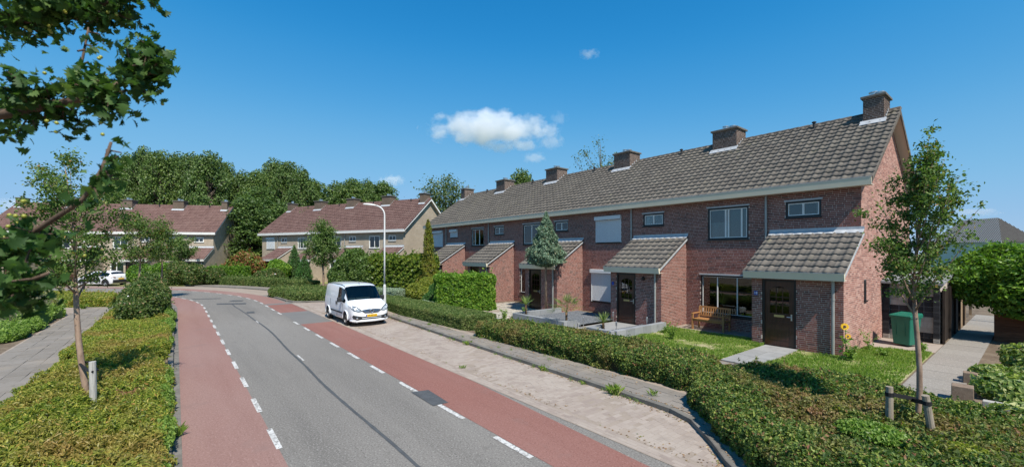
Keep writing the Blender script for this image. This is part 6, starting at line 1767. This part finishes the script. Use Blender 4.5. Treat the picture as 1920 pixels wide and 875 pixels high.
# ---- grey block beds with gravel
def bed(label, walls, fills, seed):
    root = empty("garden_bed", (walls[0][0][0], walls[0][0][1], .05)); tag(root, label, "garden bed", "grey block beds")
    ox, oy = walls[0][0]; rg = np.random.default_rng(seed)
    for (a, b, th, hh) in walls:
        a = np.array(a); b = np.array(b); L = np.linalg.norm(b-a); n = max(1, int(round(L/.5))); e = (b-a)/L; ang = math.atan2(e[1], e[0])
        for i in range(n):
            m = MB(); m.box(.003, L/n-.003, -th/2, th/2, -.03, hh+rg.uniform(-.003,.003)); p = a+e*L*i/n
            o = m.build("block", MT['greyblock'], root, loc=(p[0]-ox, p[1]-oy, 0), bevel=.006); o.rotation_euler[2] = ang
    for pts in fills:
        m = MB(); m.add([(x-ox, y-oy, .10) for x, y in pts], [tuple(range(len(pts)))]); o = m.build("gravel_bed", MT['gravel'], root)
        if o.data.polygons[0].normal.z < 0: o.data.flip_normals()
        P = np.array(pts); lo, hi = P.min(0), P.max(0); n = int((hi-lo).prod()*1500)
        x = rg.uniform(lo[0],hi[0],n); y = rg.uniform(lo[1],hi[1],n); k = poly_inside(pts, x, y); x, y = x[k], y[k]; n = len(x)
        C = np.stack([x-ox, y-oy, np.full(n,.102)],1); s = rg.uniform(.008,.02,(n,1)); T = np.array([(1,0,0),(0,1,0),(-1,0,0),(0,-1,0),(0,0,.8)])
        an = rg.uniform(0,6.28,n); V = np.empty((n,5,3))
        for q in range(5):
            V[:,q,0] = C[:,0]+s[:,0]*(T[q,0]*np.cos(an)-T[q,1]*np.sin(an)); V[:,q,1] = C[:,1]+s[:,0]*(T[q,0]*np.sin(an)+T[q,1]*np.cos(an)); V[:,q,2] = C[:,2]+s[:,0]*T[q,2]
        F = np.array([(0,1,4),(1,2,4),(2,3,4),(3,0,4)]); Q = (np.arange(n)[:,None,None]*5+F[None]).reshape(-1,3)
        o = link("gravel", fast_mesh("gravel", V.reshape(-1,3), Q, np.repeat(rg.random(n),5)), MT['gravel'], root); o["kind"] = "stuff"
    return root
bed("long grey block bed with fan palm and gravel behind", [((8.33,5.1),(11.65,5.1),.2,.33),((11.65,5.0),(11.62,2.1),.2,.33),((8.43,5.0),(8.43,4.42),.2,.33),((8.33,4.3),(10.1,4.3),.15,.20)],
    [[(8.55,4.4),(11.5,4.4),(11.5,5.0),(8.55,5.0)], [(8.4,1.0),(11.5,1.0),(11.5,4.2),(8.4,4.2)]], 1)
bed("short grey block bed with small palm before the shuttered house door", [((5.82,5.3),(6.98,5.3),.2,.33),((5.82,5.2),(5.82,2.05),.2,.33),((6.92,5.2),(6.92,4.5),.2,.33)], [[(5.93,2.1),(6.82,2.1),(6.82,5.2),(5.93,5.2)]], 2)
m = MB(); m.box(6.95,8.3,2.05,5.6,.0,.085); o = m.build("door_path", MT['slab']); tag(o, kind="structure")
for i, (x, y, h, lab) in enumerate([(8.05,4.35,.42,"steel garden light at the corner of long bed"),(8.3,2.1,.42,"steel garden light by the shuttered window"),(6.75,3.9,.36,"steel garden light on the short bed gravel"),(6.3,2.5,.45,"steel garden light near the porch downpipe")]):
    g = empty("garden_light", (x,y,.09)); tag(g, lab, "garden light", "small steel garden lights")
    m = MB(); m.lathe([(.012,-.03),(.012,h*.55),(.035,h*.57),(.035,h),(.02,h+.02)], 10); m.build("light_post", MT['steel'], g)

# ---- stakes
st = empty("tree_stake", (7.66,18.65,.04)); tag(st, "grey round stake with black band holding the leaning tree", "stake")
m = MB(); m.tube([(0,0,-.1),(0,0,.5),(.0,.01,1.02)], [.055,.055,.053], 12); m.build("stake_pole", MT['greystake'], st, recalc=False)
m = MB(); m.tube([(.03,.06,.84),(0.85,0.29,.86),(0.92,0.22,.86),(0.89,0.15,.86),(.03,-.06,.84),(-.06,0,.84),(.03,.06,.84)], .022, 6); m.build("strap", MT['rubber'], st, recalc=False)
GS = "stakes of the near hedge tree"
for nm, loc, top, lab in (("tree_stake", (-2.14,8.61,.04), (0,0,.98), "upright weathered stake of the near hedge tree, left one"), ("tree_stake", (-2.65,8.49,.04), (.10,.125,.95), "tilted weathered stake of the near hedge tree, right one")):
    s_ = empty(nm, loc); tag(s_, lab, "stake", GS)
    m = MB(); m.tube([(0,0,-.1),tuple(np.array(top)*.5),top], [.05,.05,.047], 12); m.build("stake_pole", MT['stake'], s_, recalc=False)
    m = MB(); t = np.array(top)*.88; c = Vector((-2.35-loc[0], 8.11-loc[1], t[2]-.12)); a = Vector(t)
    dvv = (c-a); pe = Vector((-dvv.y,dvv.x,0)).normalized()*.06
    m.bar(a+pe*.9, c+pe*.5, .012, .055); m.bar(a-pe*.9, c-pe*.5, .012, .055)
    m.lathe([(.056,-.03),(.056,.03)], 12, tuple(a)); m.build("strap", MT['rubber'], s_)
# ---- brown post of tree behind the van, white gate post and bollard at left
st = empty("tree_stake", (53.5,19.2,.04)); 
bpy.data.objects.remove(st)
bo = empty("bollard", (38.2,22.7,.04)); tag(bo, "grey and black short post at the end of left hedge", "bollard")
m = MB(); m.lathe([(.09,-.05),(.09,.95),(.06,1.0)], 12); m.build("post", MT['greystake'], bo)
m = MB(); m.lathe([(.05,-.05),(.05,.92),(.03,.95)], 10, (-.3,-.3,0)); m.build("side_post", MT['rubber'], bo)

# ---- shed, fence, planter, posts on the right
sh = empty("garden_shed", (0,-2.8,0)); tag(sh, "low block shed with shadow-painted courses built against the gable wall", "shed")
m = MB(); m.box(-1.5,-.01,-3.0,-.2,-.1,2.05); m.build("shed_wall", MT['mortar'], sh)
rg = np.random.default_rng(4)
def blk(x0,x1,z0,z1,mat,nm="block",y0=-.25,y1=-.19):
    q = MB(); q.box(x0+.004,x1-.004,y0,y1,z0+.004,z1-.004); q.build(nm, mat, sh)
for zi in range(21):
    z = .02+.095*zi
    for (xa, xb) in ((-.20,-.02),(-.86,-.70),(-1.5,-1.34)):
        blk(xa, xb, z, z+.095, MT['blackbrick_shade'] if zi > 1 else MT['greyblockwall'], "pier_brick", -.2, -.10)
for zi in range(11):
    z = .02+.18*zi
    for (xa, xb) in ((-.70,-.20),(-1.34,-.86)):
        mt_ = MT['blackbrick_shade'] if (2 <= zi <= 6 and xa > -.8) or zi in (0,1,5,6,7,8) and xa < -.8 else MT['greyblockwall']  # black panel courses: a cast shadow put into the block colour
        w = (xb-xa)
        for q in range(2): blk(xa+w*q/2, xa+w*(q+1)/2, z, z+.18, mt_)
m = MB(); m.prism([(.15,2.06),(.15,2.14),(-3.1,2.42),(-3.1,2.34)], -1.62, -.012, 'x'); m.build("shed_roof", MT['greyblock'], sh)
m = MB(); m.prism([(-3.1,2.3),(-3.1,2.5),(-3.2,2.5),(-3.2,2.3)], -1.7, -.012, 'x'); m.build("roof_edge", MT['render'], sh)
fe = empty("board_fence", (-1.55,-3.0,0)); tag(fe, "dark vertical board fence along the side path", "fence")
for k in range(44):
    y = -.145*k; mt_ = MT['darkwood'] if k < 36 else MT['palewood']
    m = MB(); m.box(-.012,.012,y-.142,y-.003,-.02,1.86+rg.uniform(-.01,.01)); o = m.build("board", mt_, fe); o.location.x = rg.uniform(-.004,.004)
for k in range(5):
    m = MB(); m.box(-.06,.0,-1.5*k-.05,-1.5*k+.05,-.02,1.95); o = m.build("fence_post", MT['darkwood'], fe); o.location.x = -.014
for z in (.4,1.5):
    m = MB(); m.box(.014,.05,-6.4,0,z,z+.07); m.build("fence_rail", MT['darkwood'], fe)
pg = empty("pergola", (-1.7,-11.0,0)); tag(pg, "slatted pergola over the far end of the side path", "pergola")
for k in range(9):
    m = MB(); m.box(-1.3,.3,-.35*k-.04,-.35*k+.04,2.2,2.3); m.build("pergola_slat", MT['palewood'], pg)
for x, y in ((-1.25,0),(.25,0),(-1.25,-2.8),(.25,-2.8)):
    m = MB(); m.box(x-.05,x+.05,y-.05,y+.05,-.02,2.2); m.build("pergola_post", MT['palewood'], pg)
plt = empty("wooden_planter", (-2.62,-5.1,.05)); tag(plt, "dark brown plank planter at the right beside side path", "planter")
for k in range(5):
    z = .19*k
    m = MB(); m.box(-2.9,0,-.03,.0,z,z+.185); m.build("plank", MT['brownwood'], plt)
    m = MB(); m.box(-.03,0,-1.6,-.034,z,z+.185); m.build("plank", MT['brownwood'], plt)
m = MB(); m.box(-2.9,.02,-.06,.03,.95,.985); m.build("top_board", MT['brownwood'], plt)
m = MB(); m.box(-2.9,-.04,-1.6,-.04,-.02,.88); m.build("planter_soil", MT['soil'], plt)
GPp = "small brick posts by the side path"
for loc, w, h, lab in (((-2.62,4.62,.04),.16,.34,"small brick post beside the side path, nearer the hedge"), ((-2.60,2.75,.04),.12,.28,"small brick post beside the side path, nearer the house")):
    o = empty("brick_post", loc, R(4)); tag(o, lab, "post", GPp)
    m = MB(); m.box(-w,w,-w,w,-.04,h); m.build("post_body", MT['postbrick'], o, bevel=.012)
m = MB(); m.box(-5.2,-2.9,4.55,4.72,-.02,.16); o = m.build("edging_wall", MT['concrete'], bevel=.01); tag(o, "low concrete edging right of the small brick post", "edging")
sl = tag(sheet("side_pavement", [(-2.6,4.9),(-2.4,6.3),(-5.5,7.6),(-7,6.0),(-5,5.0)], .064, MT['exposed']), kind="structure")

# ---- house with hipped roof far behind the shrub
hh = empty("hip_roof_house", (1.43,-120.5,0), R(-38)); tag(hh, "far house with dark ribbed hipped roof behind the glossy shrub", "house")
w, ez, az = 4.3, 5.7, 11.2
m = MB(); m.box(.5,15.5,-2*w+.5,-.5,0,ez); m.build("wall", MT['render'], hh)
A = (w*.98,-w,az); B = (16-w,-w,az)
m = MB(); m.add([(0,0,ez),(16,0,ez),(16,-2*w,ez),(0,-2*w,ez),A,B], [(0,1,5,4),(1,2,5),(2,3,4,5),(3,0,4),(0,3,2,1)]); m.build("roof", MT['corrugated'], hh)
m = MB()
for k in range(36):        # ribs of the roof sheets, up the slope towards the ridge
    x = .25+.43*k
    f = 1.0 if A[0] < x < B[0] else (x/A[0] if x <= A[0] else (16-x)/(16-B[0]))
    p = Vector((x, .02, ez+.05)); q = Vector((x, -w*f, ez+(az-ez)*f+.05)); m.bar(p, q, .17, .12)
m.build("roof_rib", MT['greyblock'], hh)["kind"] = "stuff"
m = MB()
for k in range(20):
    y = -.25-.43*k
    if y < -2*w+.1: break
    f = (-y/w) if -y <= w else (2*w+y)/w
    m.bar((-.02,y,ez+.05),(A[0]*f-.02,y,ez+(az-ez)*f+.05),.10,.10)
m.build("roof_rib", MT['corrugated'], hh)["kind"] = "stuff"
m = MB(); m.ring(0,16,-.1,.2,.05,0,.05); m.v = [(a,b,c+ez-.1) for a,b,c in m.v]; m.build("gutter", MT['whitepaint'], hh)

# ---- hawthorn standing just left of the viewpoint
hw = empty("hawthorn_tree", (.15,19.35,.04)); tag(hw, "hawthorn with lobed leaves and yellow-green berries reaching in at upper left", "tree")
off = np.array([.15,19.35,.04])
BR = {'T': [(.15,19.35,0),(.0,19.2,1.2),(-.27,19.05,2.25),(-.5,18.84,3.06),(-.81,18.53,3.39)],
      'A': [(-.81,18.53,3.39),(-1.07,18.2,3.53),(-1.39,17.89,3.59),(-1.58,17.72,3.61),(-1.68,17.6,3.65),(-1.69,17.51,3.74),(-1.65,17.48,3.83)],
      'B': [(-.72,18.57,3.4),(-.9,18.26,3.83),(-1.15,17.94,3.98),(-1.31,17.75,4.03),(-1.43,17.6,4.07),(-1.41,17.54,4.19)],
      'C': [(-1.56,17.72,3.64),(-1.54,17.7,3.68),(-1.49,17.68,3.8),(-1.44,17.67,3.94)],
      'D': [(-.5,18.84,3.0),(-1.0,18.46,2.96),(-1.46,18.03,3.04),(-1.73,17.78,3.15),(-1.87,17.68,3.22),(-1.92,17.62,3.27),(-1.96,17.58,3.36),(-1.9,17.57,3.44)],
      'F': [(-1.0,18.46,2.93),(-1.36,18.16,2.91),(-1.79,17.86,2.99),(-1.95,17.74,3.03),(-2.0,17.68,3.06)],
      'E': [(-1.46,18.03,3.04),(-1.66,17.86,3.12),(-1.74,17.76,3.14),(-1.72,17.71,3.12)]}
RD = {'T': (.09,.055), 'A': (.022,.005), 'B': (.02,.005), 'C': (.006,.003), 'D': (.011,.004), 'E': (.007,.003), 'F': (.012,.004)}
rg = np.random.default_rng(77); m = MB(); tips = []
def polyl(pts, f):
    pts = np.array(pts); s = f*(len(pts)-1); i = min(int(s), len(pts)-2); return pts[i]+(pts[i+1]-pts[i])*(s-i)
for kx, pts in BR.items():
    r0, r1 = RD[kx]; fine = [polyl(pts, f) for f in np.linspace(0,1,14)]
    m.tube([tuple(p-off) for p in fine], list(np.linspace(r0, r1, 14)), 8 if kx == 'T' else 6)
spec = {'A': (.1,.82,54,17,.12), 'B': (.1,1.0,84,20,.15), 'C': (.1,1.0,8,4,.06), 'D': (.1,1.0,13,7,.06), 'E': (.0,1.0,22,16,.09), 'F': (.2,1.0,34,20,.10), 'A2': (.8,1.0,22,8,.055)}
BR['A2'] = BR['A']
for kx, (f0, f1, nt, per, ln) in spec.items():
    for i in range(nt):
        f = rg.uniform(f0, f1); p = polyl(BR[kx], f); dv = rg.normal(size=3); dv /= np.linalg.norm(dv); dv[2] = dv[2]*.8+.05
        if kx == 'B': dv[2] = -abs(dv[2])*.7+.2
        e = p+dv*ln*rg.uniform(.4,1.2)
        m.tube([tuple(p-off), tuple((p+e)/2-off+rg.normal(size=3)*.008), tuple(e-off)], [.0035,.0028,.0018], 4, cap=False)
        for q in range(per): tips.append(p+(e-p)*rg.uniform(.3,1.08)+rg.normal(size=3)*.022)
# rest of the crown, off to the left of the view and above
for i in range(110):
    a = rg.uniform(0,6.28); el = rg.uniform(-.1,1.4); c = np.array([.1,19.3,3.9])+np.array([math.cos(a)*math.cos(el), math.sin(a)*math.cos(el), math.sin(el)])*rg.uniform(.4,1.15)
    fwd = .7815*(c[0]-CAM[0])-.624*(c[1]-CAM[1]); rt = -.624*(c[0]-CAM[0])-.7815*(c[1]-CAM[1])
    m.tube([tuple(np.array([-.3,19.0,3.2])-off), tuple(c*.6+np.array([-.3,19.0,3.2])*.4-off+rg.normal(size=3)*.05), tuple(c-off)], [.012,.007,.003], 4, cap=False)
    for q in range(10): tips.append(c+rg.normal(size=3)*.11)
m.build("trunk", MT['darkbark'], hw, smooth=True, recalc=False)
P = np.array(tips)-off
V, Q, r = leaf_arrays(P, np.tile([-.1,.1,.9],(len(P),1)), .034, .8, rg, .66, fold=.2, sizevar=.3, lobed=True)
link("crown", fast_mesh("hawthorn_crown", V, Q, r, True), MT['hawthorn'], hw)
m = MB()
for i in range(70):
    kx = 'ABE'[i % 3]; p = polyl(BR[kx], rg.uniform(.2,.75 if kx != 'E' else 1))+rg.normal(size=3)*np.array([.05,.05,.06])
    for q in range(2): ico(m, tuple(p+rg.normal(size=3)*.012-off), (.0058,)*3, 7, 5)
m.build("berries", MT['berry'], hw, smooth=True, recalc=False)["kind"] = "stuff"

# ------------------------------------------------------------------ small fair-weather clouds, far off
def cloud_mat(name, nscale, seed, dens, thr):
    m = bpy.data.materials.new(name); m.use_nodes = True; nt = m.node_tree; nt.nodes.clear()
    out = nt.nodes.new("ShaderNodeOutputMaterial"); pv = nt.nodes.new("ShaderNodeVolumePrincipled")
    pv.inputs["Color"].default_value = (.97,.98,1,1); pv.inputs["Anisotropy"].default_value = -.25
    co = nt.nodes.new("ShaderNodeTexCoord").outputs["Object"]
    ln = nt.nodes.new("ShaderNodeVectorMath"); ln.operation = 'LENGTH'; nt.links.new(co, ln.inputs[0])
    mp = nt.nodes.new("ShaderNodeMapping"); mp.inputs["Scale"].default_value = nscale; mp.inputs["Location"].default_value = (seed*3.7, seed*1.3, seed*2.1)
    nt.links.new(co, mp.inputs[0])
    nz = _noise(nt, mp.outputs[0], 1.0, 6, .62)
    a = _math(nt, 'MULTIPLY', nz, 2.3); b = _math(nt, 'MULTIPLY', ln.outputs["Value"], 1.15)
    f = _math(nt, 'SUBTRACT', _math(nt, 'SUBTRACT', a, b), thr)
    f = _math(nt, 'MINIMUM', _math(nt, 'MAXIMUM', _math(nt, 'MULTIPLY', f, 2.2), 0.0), 1.0)
    nt.links.new(_math(nt, 'MULTIPLY', f, dens), pv.inputs["Density"])
    nt.links.new(pv.outputs[0], out.inputs["Volume"])
    m.cycles.volume_step_rate = .5
    return m
scene.cycles.volume_bounces = 6
FWD, RGT = np.array([.7814,-.6241]), np.array([-.6241,-.7814])
def cloud(az_px, el_px, w, h, dist, seed, dens, thr, label, nsc=(2.6,1.6,1.5)):
    """az/el: tangent offsets from the viewing axis in 1/790ths"""
    X, Z = az_px/790*dist, el_px/790*dist
    p = np.array(CAM[:2])+FWD*dist+RGT*X
    m = MB(); ico(m, (0,0,0), (1,1,1), 20, 12)
    o = m.build("cloud", cloud_mat("cloud_vapour_%d" % seed, nsc, seed, dens, thr), smooth=True, recalc=False)
    o.location = (p[0], p[1], CAM[2]+Z); o.scale = (w/790*dist/2*1.25, w/790*dist/2*.6, h/790*dist/2*1.35)
    o.rotation_euler = (0, 0, math.atan2(RGT[1], RGT[0]))
    return tag(o, label, "cloud", "small white clouds")
for i, (a, e, w, h, dn, th, lab) in enumerate([(-46,234,215,54,.018,.22,"largest white cloud, low above the brick terrace roof"), (20,203,54,17,.016,.12,"flat small cloud just under the largest cloud, right one"), (-22,199,46,18,.015,.14,"flat small cloud just under the largest cloud, left one"),
        (70,232,42,22,.014,.16,"small cloud right of the largest cloud, upper one"), (74,211,46,26,.013,.18,"small cloud right of the largest cloud, lower one"), (42,180,44,20,.012,.2,"faint cloud nearest the brick ridge under largest cloud"),
        (88,254,34,26,.007,.24,"thin wisp above the small clouds right of largest cloud"), (144,375,42,18,.011,.28,"tiny lone cloud high in the blue sky"), (-224,138,46,18,.016,.14,"small cloud above the beige terrace and big trees")]):
    cloud(a, e, w, h, 1500, i+1, dn, th, lab, (4.2,1.8,1.6) if i == 0 else (2.6,1.6,1.5))
cloud(870, 78, 110, 16, 1800, 21, .006, .38, "faint streak cloud low at the right edge")
cloud(-930, 92, 90, 30, 1800, 22, .007, .36, "faint pale cloud low at the left edge")
